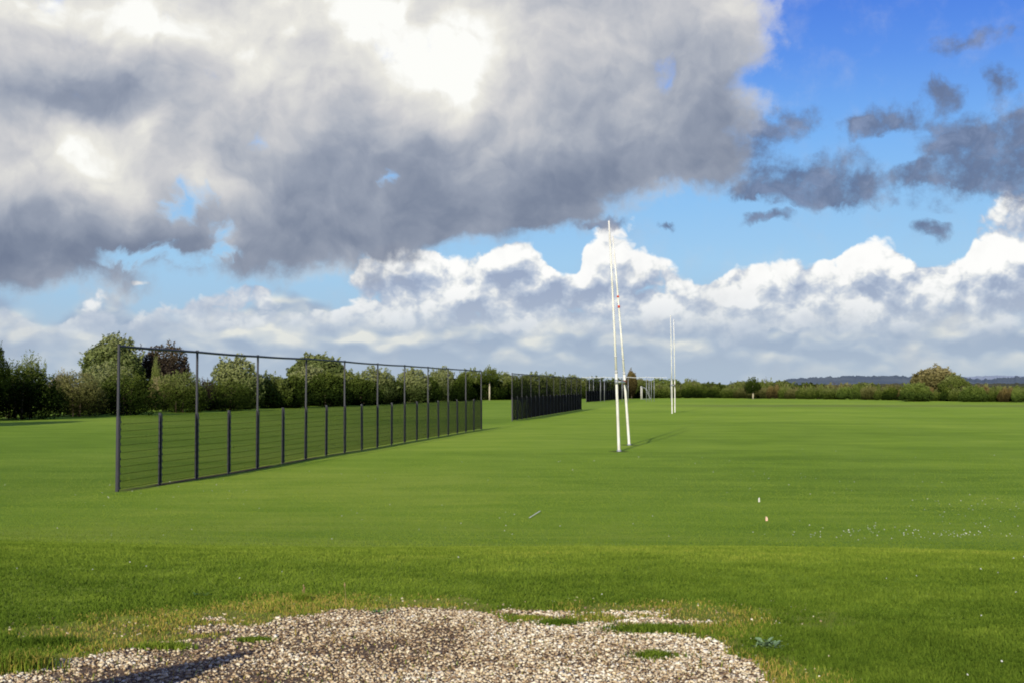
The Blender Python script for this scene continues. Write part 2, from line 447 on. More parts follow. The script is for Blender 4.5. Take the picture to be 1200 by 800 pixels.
M['bark'] = noisy_mat('bark', c4(0.055, 0.042, 0.030), c4(0.13, 0.10, 0.075), 5.0, 0.9, 0.1, stretch=(1, 1, 0.3), bmp=0.5)
M['pale_bark'] = noisy_mat('pale_tree_guard', c4(0.34, 0.30, 0.22), c4(0.50, 0.46, 0.36), 4.0, 0.8, 0.1)
M['timber'] = noisy_mat('weathered_timber', c4(0.13, 0.09, 0.055), c4(0.24, 0.17, 0.11), 6.0, 0.8, 0.15, stretch=(6, 6, 0.5), bmp=0.3)

# ---------------------------------------------------------------- ground
PLAT = 1.15     # the viewer stands on a low platform above the playing field
def sstep(t): t = np.clip(t, 0, 1); return t * t * (3 - 2 * t)
def wobble(x, y):
    return 0.020 * np.sin(x * 0.31 + 1.3 * np.sin(y * 0.21)) + 0.018 * np.sin(y * 0.43 + 0.9 * np.sin(x * 0.27 + 1)) 
def gz(x, y):
    x = np.asarray(x, float); y = np.asarray(y, float)
    d = y - (12.9 - 0.09 * np.clip(x, -40, 40) + 0.15 * np.sin(x * 0.55))
    # rounded shoulder, then a straight bank down to the field
    soft = 1.1
    fall = 0.165 * (np.log1p(np.exp(np.clip(d / soft, -30, 30))) * soft)
    z = PLAT - fall
    k = 0.35
    z = np.log1p(np.exp(np.clip(z / k, -30, 30))) * k     # soft foot of the bank
    z = z * (PLAT / 1.163)
    near = np.exp(-np.clip(y - 12, 0, 1e9) / 60.0)
    return z + wobble(x, y) * near
def D_of(py, z=0.0): return (CAM_Z - z) * F_PX / (py - HOR)
def at(px, D): return ((px - 600.0) / F_PX * D, D)

edge_px = [(-260, 812), (-100, 800), (0, 790), (60, 776), (110, 766), (190, 752), (250, 744), (300, 733), (330, 722), (400, 713), (460, 708), (530, 708), (562, 713), (600, 723),
           (640, 729), (700, 728), (730, 736), (790, 741), (830, 749), (865, 765), (895, 785), (915, 802)]
ex, ey = [], []
for px, py in edge_px:
    D = (CAM_Z - PLAT) * F_PX / (py - HOR); X, Y = at(px, D)
    ex.append(X); ey.append(Y)
ex = [-9.0] + ex + [ex[-1] + 0.10, ex[-1] + 0.2]
ey = [5.2] + ey + [3.0, -1.0]
o_ = np.argsort(ex); ex = np.array(ex)[o_]; ey = np.array(ey)[o_]
def edge(x): return np.interp(x, ex, ey)
# satellite spots of gravel in the worn grass
spots = []
for px, py, rx, ry in ((228, 735, 0.30, 0.14), (640, 716, 0.45, 0.12), (800, 727, 0.30, 0.10), (245, 722, 0.12, 0.08)):
    D = (CAM_Z - PLAT) * F_PX / (py - HOR); X, Y = at(px, D); spots.append((X, Y, rx, ry))
def hash_noise(x, y, s=0):
    """smooth value noise, numpy"""
    xi = np.floor(x).astype(np.int64); yi = np.floor(y).astype(np.int64)
    fx = x - xi; fy = y - yi
    fx = fx * fx * (3 - 2 * fx); fy = fy * fy * (3 - 2 * fy)
    def h(a, b):
        n = (a * 374761393 + b * 668265263 + s * 974634777) & 0xFFFFFFFF
        n = ((n ^ (n >> 13)) * 1274126177) & 0xFFFFFFFF
        n = n ^ (n >> 16)
        return (n & 0xFFFFFF) / float(0xFFFFFF)
    return (h(xi, yi) * (1 - fx) + h(xi + 1, yi) * fx) * (1 - fy) + (h(xi, yi + 1) * (1 - fx) + h(xi + 1, yi + 1) * fx) * fy
def fbm(x, y, s=0, o=3):
    a = 0; w = 0.5; t = 0
    for i in range(o):
        a = a + w * hash_noise(x * 2 ** i, y * 2 ** i, s + i); t += w; w *= 0.5
    return a / t
_q = np.linspace(0, 1, 420)
_ei = np.interp(_q, np.linspace(0, 1, len(ex)), ex); _ej = np.interp(_q, np.linspace(0, 1, len(ey)), ey)
def gravelness(x, y):
    """signed distance to the gravel edge in metres, positive inside"""
    x = np.asarray(x, float); y = np.asarray(y, float)
    inside = (edge(x) > y) & (x < ex[-1])
    d = np.full(x.shape, 1e9)
    for a, b in zip(_ei, _ej): d = np.minimum(d, (x - a) ** 2 + (y - b) ** 2)
    d = np.sqrt(d) * np.where(inside, 1, -1)
    for X, Y, rx, ry in spots:
        r = np.sqrt(((x - X) / rx) ** 2 + ((y - Y) / ry) ** 2)
        d = np.maximum(d, (1 - r) * 0.12)
    return d + (fbm(x * 4.0, y * 4.0, 5) - 0.5) * 0.35

# rows: fine near the viewer, coarser with distance; columns widen with distance
ys = np.concatenate([[-3000, -1000, -300, -100, -40, -15, -5, 0, 3, 5], np.arange(5.5, 11.5, 0.11), np.arange(11.5, 34, 0.25), 34 * (1.045 ** np.arange(0, 60)), [520, 600, 700, 850, 1000, 1300, 1700, 2300, 3200, 4500, 6500, 9000]])
ys = np.unique(np.sort(ys))
sx = np.linspace(-1, 1, 261); sx = np.sign(sx) * np.abs(sx) ** 1.5
Xg = sx[None, :] * (26 + np.abs(ys)[:, None] * 1.3); Yg = np.repeat(ys[:, None], len(sx), 1)
Zg = gz(Xg, Yg)
nr_, nc_ = Xg.shape
V = np.stack([Xg, Yg, Zg], -1).reshape(-1, 3)
I = np.arange(nr_ * nc_).reshape(nr_, nc_)
Q = np.stack([I[:-1, :-1], I[:-1, 1:], I[1:, 1:], I[1:, :-1]], -1).reshape(-1, 4)
_m = (V[:, 1] > -4) & (V[:, 1] < 14) & (np.abs(V[:, 0]) < 16)
verge = np.full(len(V), -5.0); verge[_m] = gravelness(V[_m, 0], V[_m, 1])
ground_me = mesh_np('ground', V, Fq=Q, smooth=True, attrs={'verge': verge})

FENCES = [((-10.45, 32.87), (-2.03, 81.9)), ((0.0, 101.5), (8.6, 154.0)), ((13.9, 232.0), (27.5, 300.0))]

gm, nt, out = new_mat('turf_and_soil')
pos = coords(nt, 'Object')
gx, gy, gzz = separate(nt, pos)
n_big = noise(nt, pos, 0.035, 3, 0.5)
n_mid = noise(nt, pos, 0.35, 4, 0.6)
n_band = noise(nt, vmul(nt, pos, (0.07, 0.26, 1)), 1.0, 4, 0.55)
n_band2 = noise(nt, vmul(nt, pos, (0.25, 1.5, 1)), 1.0, 3, 0.6)
n_fine = noise(nt, pos, 9.0, 4, 0.65)
n_vf = noise(nt, pos, 45.0, 3, 0.7)
field_n = gy.step(18.0, 34.0)
t = (n_big - 0.5) * 0.3 + n_big * 0.30 + n_mid * 0.37 + n_band * 0.38 + n_band2 * 0.28 + (n_fine - 0.5) * 0.30 + (n_vf - 0.5) * 0.18
grass_c = ramp(nt, t, [(0.30, c4(0.070, 0.145, 0.010)), (0.46, c4(0.130, 0.230, 0.016)), (0.62, c4(0.192, 0.302, 0.024)), (0.84, c4(0.30, 0.38, 0.044))])
# farther turf is paler and yellower: glancing-view brightness put into the colour
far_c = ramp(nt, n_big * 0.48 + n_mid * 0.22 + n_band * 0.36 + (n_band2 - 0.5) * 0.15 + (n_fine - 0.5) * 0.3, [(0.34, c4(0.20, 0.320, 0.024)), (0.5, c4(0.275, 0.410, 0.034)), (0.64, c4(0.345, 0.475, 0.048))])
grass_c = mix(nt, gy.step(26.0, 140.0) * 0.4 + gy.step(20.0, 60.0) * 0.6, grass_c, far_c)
# darker turf towards the hedge on the left of the fence
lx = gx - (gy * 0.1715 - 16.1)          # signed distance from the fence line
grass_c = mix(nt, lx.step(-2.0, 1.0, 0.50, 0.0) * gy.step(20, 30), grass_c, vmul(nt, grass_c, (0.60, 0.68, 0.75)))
# mower lines running up the field
stripe = (lx * 0.95 + n_mid * 0.5).fn('SINE')
grass_c = mix(nt, (stripe * 0.5 + 0.5) * field_n * 0.14 * lx.step(0.0, 3.0), grass_c, c4(0.26, 0.36, 0.05))
# dark ring of taller grass just behind the shoulder of the platform
# worn, straw-coloured verge round the gravel
wob = noise(nt, pos, 4.0, 4, 0.6)
dist_in = attr(nt, 'verge') + (wob - 0.5) * 0.35
straw_m = (dist_in - 0.10 + (n_mid - 0.5) * 0.5).step(-0.75, -0.15)
straw_c = ramp(nt, n_fine * 0.6 + n_mid * 0.4, [(0.3, c4(0.12, 0.13, 0.025)), (0.55, c4(0.24, 0.21, 0.045)), (0.8, c4(0.38, 0.30, 0.08))])
c = mix(nt, straw_m * 0.8, grass_c, straw_c)
soil_c = ramp(nt, noise(nt, pos, 30.0, 4, 0.7), [(0.3, c4(0.08, 0.052, 0.030)), (0.55, c4(0.20, 0.14, 0.085)), (0.8, c4(0.46, 0.36, 0.24))])
c = mix(nt, dist_in.step(-0.03, 0.05), c, soil_c)
# trodden soil under the fences
for (a, b_) in FENCES[:1]:
    L = math.hypot(b_[0] - a[0], b_[1] - a[1]); ux, uy = (b_[0] - a[0]) / L, (b_[1] - a[1]) / L
    perp = ((gx - a[0]) * uy - (gy - a[1]) * ux - 0.02).fn('ABSOLUTE')
    along = (gx - a[0]) * ux + (gy - a[1]) * uy
    ms_ = (perp + (n_fine - 0.5) * 0.35 + (n_mid - 0.5) * 0.35).step(0.14, 0.32, 1, 0) * along.step(-0.5, 0.8) * along.step(L, L + 0.6, 1, 0) * along.step(8, 34, 1.0, 0.25)
    c = mix(nt, ms_ * n_mid.step(0.30, 0.55, 0.35, 1.0), c, c4(0.085, 0.060, 0.034))
# farmland beyond the boundary hedge
past = (gy + gx * 0.9).step(395, 402)
farm = ramp(nt, noise(nt, pos, 0.004, 3, 0.5), [(0.35, c4(0.12, 0.16, 0.05)), (0.5, c4(0.30, 0.26, 0.12)), (0.6, c4(0.10, 0.14, 0.05)), (0.75, c4(0.07, 0.10, 0.05))])
c = mix(nt, past, c, farm)
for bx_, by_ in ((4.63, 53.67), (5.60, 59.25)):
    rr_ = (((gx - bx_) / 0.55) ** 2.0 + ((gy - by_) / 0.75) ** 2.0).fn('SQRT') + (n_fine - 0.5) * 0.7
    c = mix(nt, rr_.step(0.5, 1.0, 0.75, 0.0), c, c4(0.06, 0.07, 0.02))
dry = (gy + n_mid * 14.0).step(176, 190) * (gy + n_mid * 14.0).step(214, 202, 0.0, 1.0) * gx.step(16, 34)
c = mix(nt, dry * 0.40, c, c4(0.22, 0.22, 0.07))
hgt = n_fine * 0.6 + n_vf * 0.5 + n_mid * 0.5
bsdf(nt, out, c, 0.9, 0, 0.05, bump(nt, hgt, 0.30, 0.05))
ground = link('ground', ground_me, gm)
tag(ground, 'mown green playing field with a worn straw coloured verge', 'ground', kind='structure')

# ---------------------------------------------------------------- gravel stones
ico_t = (1 + 5 ** 0.5) / 2
ico_v = np.array([(-1, ico_t, 0), (1, ico_t, 0), (-1, -ico_t, 0), (1, -ico_t, 0), (0, -1, ico_t), (0, 1, ico_t), (0, -1, -ico_t), (0, 1, -ico_t), (ico_t, 0, -1), (ico_t, 0, 1), (-ico_t, 0, -1), (-ico_t, 0, 1)], float)
ico_v /= np.linalg.norm(ico_v[0])
ico_f = np.array([(0, 11, 5), (0, 5, 1), (0, 1, 7), (0, 7, 10), (0, 10, 11), (1, 5, 9), (5, 11, 4), (11, 10, 2), (10, 7, 6), (7, 1, 8), (3, 9, 4), (3, 4, 2), (3, 2, 6), (3, 6, 8), (3, 8, 9), (4, 9, 5), (2, 4, 11), (6, 2, 10), (8, 6, 7), (9, 8, 1)])
n0 = 150000
sxp = rng.uniform(-5.2, 2.2, n0); syp = 5.3 + (9.8 - 5.3) * rng.random(n0)
g = gravelness(sxp, syp)
patchy = fbm(sxp * 2.2, syp * 2.2, 31)
prob = np.clip((g + 0.10) / 0.16, 0, 1) * np.clip(0.40 + 1.5 * (patchy - 0.25) + 0.25 * np.clip(sxp + 1.0, -0.6, 1.0), 0.30, 1.0)
prob *= np.where(g < 0.02, 0.5, 1.0)
keep = rng.random(n0) < np.where(g > -0.6, np.maximum(prob, 0.012), 0.0)
sxp, syp, g, patchy = sxp[keep], syp[keep], g[keep], patchy[keep]
ns = len(sxp)
size = 0.0040 + 0.0108 * rng.random(ns) ** 2.2 + 0.006 * (rng.random(ns) > 0.97)
A = rng.normal(size=(ns, 3, 3)); Qm, _ = np.linalg.qr(A)
base = ico_v[None] * (1 + 0.27 * rng.normal(size=(ns, 12, 1)))
base = base * np.stack([np.ones(ns), 0.75 + 0.25 * rng.random(ns), 0.5 + 0.3 * rng.random(ns)], -1)[:, None, :]
base = np.einsum('nij,nkj->nki', Qm, base) * size[:, None, None]
base[:, :, 2] *= 0.6
zs = gz(sxp, syp) + size * 0.25 + rng.random(ns) * 0.010 * (g > 0.03)
Vs = base + np.stack([sxp, syp, zs], -1)[:, None, :]
Fs = ico_f[None] + (np.arange(ns) * 12)[:, None, None]
tone = np.clip(rng.random(ns) ** 0.9 * 0.86 + (patchy - 0.5) * 0.45 + 0.06 + 0.12 * np.clip((sxp + 0.8) / 1.2, 0, 1) + 0.10 * np.clip(0.5 - g, 0, 0.5), 0, 1)
gravel_me = mesh_np('gravel_stones', Vs.reshape(-1, 3), Ft=Fs.reshape(-1, 3), attrs={'tone': np.repeat(tone, 12)})
m_, nt, out = new_mat('gravel')
tn = attr(nt, 'tone')
cc = ramp(nt, tn, [(0.0, c4(0.08, 0.045, 0.024)), (0.20, c4(0.23, 0.150, 0.078)), (0.40, c4(0.42, 0.305, 0.175)), (0.60, c4(0.59, 0.47, 0.295)), (0.80, c4(0.76, 0.66, 0.455)), (1.0, c4(0.90, 0.85, 0.69))])
sp = noise(nt, coords(nt), 120.0, 3, 0.6, dim='3D')
cc = mix(nt, sp.step(0.4, 0.7) * 0.35, cc, c4(0.35, 0.25, 0.18))
bsdf(nt, out, cc, 0.75, 0, 0.25)
tag(link('gravel', gravel_me, m_), 'pale brown and cream loose gravel spread in the foreground', 'gravel', kind='stuff')

# ---------------------------------------------------------------- grass blades
def blades(x, y, h, w, lean, tone, bend=0.6, z0=None):
    n = len(x)
    az = rng.random(n) * 2 * np.pi
    la = rng.random(n) * 2 * np.pi
    lx_, ly_ = np.cos(la) * lean * h, np.sin(la) * lean * h
    wx, wy = np.cos(az) * w / 2, np.sin(az) * w / 2
    z = gz(x, y) if z0 is None else z0
    z = z - 0.003
    o = np.stack([x, y, z], -1)
    a = o + np.stack([-wx, -wy, 0 * h], -1); b = o + np.stack([wx, wy, 0 * h], -1)
    mid = o + np.stack([lx_ * 0.35, ly_ * 0.35, h * 0.6], -1)
    c_ = mid + np.stack([wx * 0.8, wy * 0.8, 0 * h], -1); d = mid + np.stack([-wx * 0.8, -wy * 0.8, 0 * h], -1)
    e = o + np.stack([lx_, ly_, h * (1 - 0.25 * lean)], -1)
    V = np.stack([a, b, c_, d, e], 1)
    i = np.arange(n)[:, None] * 5
    return V.reshape(-1, 3), i + np.array([[0, 1, 2, 3]]), i + np.array([[3, 2, 4]]), np.repeat(tone, 5)

M['grass'] = leaf_mat('grass_blade', [(0.0, c4(0.046, 0.088, 0.010)), (0.3, c4(0.115, 0.185, 0.020)), (0.55, c4(0.215, 0.300, 0.036)), (0.72, c4(0.32, 0.38, 0.055)), (0.84, c4(0.42, 0.33, 0.07)), (1.0, c4(0.58, 0.41, 0.14))], 0.35)
parts_V, parts_Q, parts_T, parts_A = [], [], [], []
off = 0
def add_blades(t):
    global off
    V, q, tr, a = t
    parts_V.append(V); parts_Q.append(q + off); parts_T.append(tr + off); parts_A.append(a); off += len(V)
# platform turf
nb_ = 640000
yy = 6.2 * np.exp(rng.random(nb_) * math.log(17.5 / 6.2))
xx = (rng.random(nb_) * 2 - 1) * (yy * 0.50 + 0.4)
# flanks, so that the turf carries on past the edges of the view
nf_ = 230000
yf = 5.0 * np.exp(rng.random(nf_) * math.log(17.5 / 5.0))
xf = (yf * 0.50 + 0.4 + rng.random(nf_) ** 1.3 * 4.5) * np.where(rng.random(nf_) < 0.5, -1, 1)
yy = np.concatenate([yy, yf]); xx = np.concatenate([xx, xf]); nb_ += nf_
g = gravelness(xx, yy)
tufty = fbm(xx * 3.0, yy * 3.0, 11)
sw_ = np.interp(xx, [-3.2, -2.6, -1.9, -0.9, 0.0, 0.8, 1.4, 2.0], [0.5, 0.75, 1.1, 0.6, 0.38, 0.38, 0.42, 0.25])
straw = np.clip((g + sw_ + (fbm(xx * 1.3, yy * 1.3, 61) - 0.5) * 0.9) / 0.5, 0, 1)
keep = (g < 0.02) & (rng.random(nb_) < np.where(g > -0.35, 0.25 + 0.75 * (tufty > 0.5) * np.clip(-g / 0.3 + 0.3, 0, 1), 1.0))
# odd blades growing through the stones
keep |= (g >= 0.02) & (rng.random(nb_) < 0.012) 
xx, yy, g, tufty, straw = xx[keep], yy[keep], g[keep], tufty[keep], straw[keep]
n = len(xx)
h = (0.012 + 0.022 * rng.random(n)) * (0.6 + 0.9 * tufty) * (1 + 0.25 * (yy < 8.5))
dark_clump = fbm(xx * 0.9, yy * 2.2, 21)
tn_ = 0.26 + 0.20 * rng.random(n) + (dark_clump - 0.5) * 0.30 + np.clip((xx + 3.0) * 0.02, -0.06, 0.06) + (fbm(xx * 6, yy * 6, 41) - 0.5) * 0.25 + np.clip((yy - 10.5) / 20, -0.10, 0.12)
tn_ = np.where(rng.random(n) < straw * 0.68, 0.62 + 0.28 * rng.random(n), tn_)
tn_ = np.clip(tn_ + straw * 0.05, 0, 1)
add_blades(blades(xx, yy, h, 0.0028 + 0.0028 * rng.random(n) + 0.0002 * yy, 0.9 * rng.random(n), tn_))
# field turf, thinning out with distance
nb2_ = 300000
yy = 17.5 * np.exp(rng.random(nb2_) * math.log(60 / 17.5))
xx = (rng.random(nb2_) * 2 - 1) * (yy * 0.46 + 4.0)
kk = rng.random(nb2_) < np.clip((60 - yy) / 36, 0, 1) ** 1.5
kk &= ~((np.abs(xx - (yy * 0.1717 - 16.094)) < 0.28 + 0.25 * (fbm(yy * 0.8, xx * 0 + 2.0, 71) - 0.4)) & (yy > 32.3))
yy, xx = yy[kk], xx[kk]; n = len(yy)
cl = fbm(xx * 0.5, yy * 0.9, 51); cl2 = fbm(xx * 3.0, yy * 3.0, 52)
tn_ = np.clip(0.42 + 0.14 * rng.random(n) + (cl - 0.5) * 0.24 + (cl2 - 0.5) * 0.12 + np.clip((yy - 24) / 60, 0, 0.10), 0, 0.68)
add_blades(blades(xx, yy, 0.010 + 0.014 * rng.random(n), 0.005 + 0.00030 * yy, 1.0 * rng.random(n), tn_))
grass_me = mesh_np('grass_blades', np.concatenate(parts_V), Fq=np.concatenate(parts_Q), Ft=np.concatenate(parts_T), attrs={'tone': np.concatenate(parts_A)})
tag(link('grass', grass_me, M['grass']), 'short green grass blades, straw coloured beside the gravel', 'grass', kind='stuff')

# daisies: tiny white flower heads, mostly drifts on the right of the field
dx, dy = [], []
for px, py, sx_, sy_, k in ((1040, 629, 55, 7, 40), (1120, 628, 25, 7, 40), (1000, 622, 22, 3, 14), (1195, 640, 12, 4, 12), (1150, 667, 40, 5, 4), (950, 628, 30, 3, 12), (1160, 591, 40, 6, 25), (1130, 607, 30, 8, 18), (870, 550, 40, 10, 14), (1000, 560, 160, 25, 26),
                            (500, 480 + 60, 200, 20, 18), (300, 590, 160, 20, 22), (200, 660, 180, 25, 12), (900, 690, 260, 30, 5), (1100, 730, 90, 50, 4), (170, 575, 60, 10, 16), (600, 620, 120, 12, 14)):
    for _ in range(k):
        a, b = random.gauss(px, sx_), random.gauss(py, sy_)
        if b < 500: continue
        D = (CAM_Z - PLAT) * F_PX / (b - HOR) if b > 642 else CAM_Z * F_PX / (b - HOR)
        X, Y = at(a, D)
        if gravelness(np.array([X]), np.array([Y]))[0] > -0.3 and Y < 10: continue
        dx.append(X); dy.append(Y)
dx, dy = np.array(dx), np.array(dy); nd_ = len(dx)
rad = 0.0035 + 0.0025 * rng.random(nd_) + 0.00016 * dy
ang = np.linspace(0, 2 * np.pi, 8, endpoint=False)
ring = np.stack([np.cos(ang), np.sin(ang), 0 * ang], -1)
tiltx = rng.normal(size=nd_) * 0.3; tilty = rng.normal(size=nd_) * 0.3 - 0.3
Vd = ring[None] * rad[:, None, None]
Vd[:, :, 2] = Vd[:, :, 0] * tiltx[:, None] + Vd[:, :, 1] * -tilty[:, None]
cen = np.stack([dx, dy, gz(dx, dy) + 0.03], -1)
Vd = np.concatenate([Vd + cen[:, None], (cen + np.array([0, 0, 0.006]))[:, None]], 1)
Fd = np.concatenate([np.stack([np.arange(8), (np.arange(8) + 1) % 8, np.full(8, 8)], -1)[None] + (np.arange(nd_) * 9)[:, None, None]])
dm = mesh_np('daisy_heads', Vd.reshape(-1, 3), Ft=Fd.reshape(-1, 3))
tag(link('daisies', dm, noisy_mat('daisy_petal', c4(0.62, 0.62, 0.55), c4(0.8, 0.8, 0.74), 30)), 'tiny white daisies scattered through the short grass', 'daisies', kind='stuff')

# faint remnant of a painted line
mb = MB()
(xa, ya), (xb, yb) = at(620, D_of(607)), at(633, D_of(599))
dv = Vector((yb - ya, -(xb - xa), 0)).normalized() * 0.013
za = float(gz(xa, ya)) + 0.03; zb = float(gz(xb, yb)) + 0.03
mb.v = [(xa - dv.x, ya - dv.y, za), (xa + dv.x, ya + dv.y, za), (xb + dv.x, yb + dv.y, zb), (xb - dv.x, yb - dv.y, zb)]; mb.f = [(0, 1, 2, 3)]
o = mb.build('line_marking', noisy_mat('faded_line_paint', c4(0.70, 0.72, 0.55), c4(0.85, 0.85, 0.70), 6)); tag(o, 'short faded white line marked on the grass', 'line marking', kind='structure')

# ---------------------------------------------------------------- distant hills
def ridge(name, D, pts, depth, jag, mat, label, x_ext=None):
    xs_px = np.arange(pts[0][0], pts[-1][0], 1.2)
    crest = np.interp(xs_px, [p[0] for p in pts], [p[1] for p in pts])
    X = (xs_px - 600) / F_PX * D
    zc = CAM_Z + (HOR - crest) / F_PX * D
    zc = zc + (fbm(xs_px * 0.22, xs_px * 0 + 3.3, 61, 4) - 0.5) * jag * 2 + (hash_noise(xs_px * 0.9, xs_px * 0, 77) - 0.5) * jag * 0.7
    zc = np.maximum(zc, -2)
    rows = []
    prof = [(-depth, -3.0, 0.0), (-depth * 0.7, 0.0, 0.25), (-depth * 0.35, 0.0, 0.66), (-depth * 0.1, 0, 0.9), (0, 0, 1.0), (depth * 0.5, 0, 0.9), (depth, 0, 0.3)]
    for dyy, zz, k in prof:
        rows.append(np.stack([X * (1 + dyy / D), np.full_like(X, D + dyy), zc * k + zz + (fbm(X * 0.02 + dyy, X * 0, 5) - 0.5) * jag * 0.8 * (k > 0)], -1))
    V = np.stack(rows, 0); n_, m_2 = V.shape[:2]
    I = np.arange(n_ * m_2).reshape(n_, m_2)
    Q = np.stack([I[:-1, :-1], I[:-1, 1:], I[1:, 1:], I[1:, :-1]], -1).reshape(-1, 4)
    o = link(name, mesh_np(name, V.reshape(-1, 3), Fq=Q), mat)
    return tag(o, label, 'hills', kind='structure')
def hill_mat(name, a, b, sc):  # distance haze of the far ridges is baked into their bluish colours
    m, nt, out = new_mat(name)
    p = coords(nt); n = noise(nt, vmul(nt, p, (1, 0.6, 2.5)), sc, 5, 0.6, dim='3D')
    bsdf(nt, out, ramp(nt, n, [(0.35, a), (0.5, tuple((a[i] + b[i]) / 2 for i in range(4))), (0.65, b)]), 1.0, 0, 0.0)
    return m
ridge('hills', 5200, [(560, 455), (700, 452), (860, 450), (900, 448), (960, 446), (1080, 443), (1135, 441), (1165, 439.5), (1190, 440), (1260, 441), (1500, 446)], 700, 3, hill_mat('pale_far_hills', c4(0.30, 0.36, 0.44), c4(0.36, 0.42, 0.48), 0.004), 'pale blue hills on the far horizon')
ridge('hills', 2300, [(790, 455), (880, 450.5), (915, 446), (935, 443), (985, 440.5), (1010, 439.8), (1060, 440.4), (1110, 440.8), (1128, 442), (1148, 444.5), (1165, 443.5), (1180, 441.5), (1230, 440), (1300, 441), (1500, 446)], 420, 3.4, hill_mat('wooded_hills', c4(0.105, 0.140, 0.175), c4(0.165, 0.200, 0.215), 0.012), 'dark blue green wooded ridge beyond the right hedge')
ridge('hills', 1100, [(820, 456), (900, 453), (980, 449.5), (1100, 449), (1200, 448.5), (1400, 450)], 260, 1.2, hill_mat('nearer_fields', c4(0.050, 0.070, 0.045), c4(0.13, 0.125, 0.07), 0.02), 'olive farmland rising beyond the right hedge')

# ---------------------------------------------------------------- fences
def make_fence(name, a, b, bays, H, low, label, upper=False, sub=2):
    L = math.hypot(b[0] - a[0], b[1] - a[1])
    rz = math.atan2(b[1] - a[1], b[0] - a[0])
    root = empty(name, (a[0], a[1], float(gz(a[0], a[1]))), rz)
    tag(root, label, 'fence')
    bay = L / bays; pw = bay / sub
    def zl(s):
        x = a[0] + math.cos(rz) * s; y = a[1] + math.sin(rz) * s
        return float(gz(x, y)) - root.location.z
    # tall post with a clamp bar on the lower half
    m = MB(); m.box(-0.040, -0.035, -0.4, 0.040, 0.035, low + 0.02); m.box(-0.030, -0.027, low + 0.02, 0.030, 0.027, H); m.box(-0.038, -0.034, H, 0.038, 0.034, H + 0.02)
    tall = m.build('post', M['powder'], root)
    m = MB(); m.box(-0.020, -0.047, 0.05, 0.062, -0.037, low + 0.03)
    for k in range(int(low / 0.2) + 1): m.box(-0.026, -0.060, 0.06 + k * 0.195, 0.070, -0.0475, 0.11 + k * 0.195)
    clamp = m.build('clamp_bar', M['powder'], tall)
    m = MB(); m.box(-0.036, -0.032, -0.4, 0.036, 0.032, low + 0.05); m.box(-0.041, -0.037, low + 0.05, 0.041, 0.037, low + 0.075)
    short = m.build('short_post', M['powder'], root)
    sc_ = clamp.copy(); COL.objects.link(sc_); sc_.parent = short
    for k in range(bays + 1):
        o = tall if k == 0 else copy_tree(tall, root)
        o.location = (k * bay, 0, zl(k * bay))
        o.rotation_euler = (R(rng.normal() * 0.15), R(rng.normal() * 0.25), 0)
    for k in range(bays):
        o = short if k == 0 else copy_tree(short, root)
        o.location = ((k + 0.5) * bay, 0, zl((k + 0.5) * bay))
        o.rotation_euler = (R(rng.normal() * 0.4), R(rng.normal() * 0.35), 0)
    # welded mesh panel: twin horizontals, single verticals
    m = MB()
    z = 0.06
    while z < low + 0.01:
        m.box(0.03, -0.012, z - 0.003, pw - 0.03, -0.004, z + 0.003)
        m.box(0.03, 0.004, z - 0.003, pw - 0.03, 0.012, z + 0.003)
        z += 0.19
    for k in range(int((pw - 0.1) / 0.05) + 1):
        x = 0.05 + k * 0.05
        m.box(x - 0.0032, -0.0032, 0.05, x + 0.0032, 0.0032, low)
    p = m.build('mesh_panel', M['wire'], root)
    for k in range(bays * sub):
        o = p if k == 0 else copy_tree(p, root)
        z0, z1 = zl(k * pw), zl((k + 1) * pw)
        o.location = (k * pw, 0, (z0 + z1) / 2 + 0.01)
        o.rotation_euler = (0, -math.atan2(z1 - z0, pw), 0)
    if upper:
        m = MB(); z = low + 0.2
        while z < H - 0.05:
            m.box(0.03, -0.010, z - 0.005, bay - 0.03, -0.003, z + 0.005); m.box(0.03, 0.003, z - 0.005, bay - 0.03, 0.010, z + 0.005); z += 0.2
        for k in range(int((bay - 0.1) / 0.11) + 1):
            x = 0.05 + k * 0.11
            m.box(x - 0.0025, -0.0025, low + 0.06, x + 0.0025, 0.0025, H - 0.04)
        p = m.build('upper_panel', M['wire'], root)
        for k in range(bays):
            o = p if k == 0 else copy_tree(p, root)
            o.location = (k * bay, 0, 0)
    # top rail, sagging very slightly between the posts
    m = MB(); pts = []
    for k in range(bays * 4 + 1):
        s = k * bay / 4; pts.append((s, 0, H - 0.035 + zl(s) - 0.010 * math.sin(math.pi * (k % 4) / 4)))
    m.tube(pts, 0.036, 8)
    m.build('top_rail', M['powder'], root)
    return root

make_fence('ball_stop_fence', *FENCES[0], 10, 3.87, 1.96, 'long dark ball stop fence with open upper half, nearest on the left')
make_fence('ball_stop_fence', *FENCES[1], 10, 3.93, 1.96, 'dense dark fence with meshed upper half, between the near fence and the goal', upper=True)
make_fence('ball_stop_fence', *FENCES[2], 9, 4.1, 2.15, 'farthest small dark fence, behind the near rugby posts', upper=True)

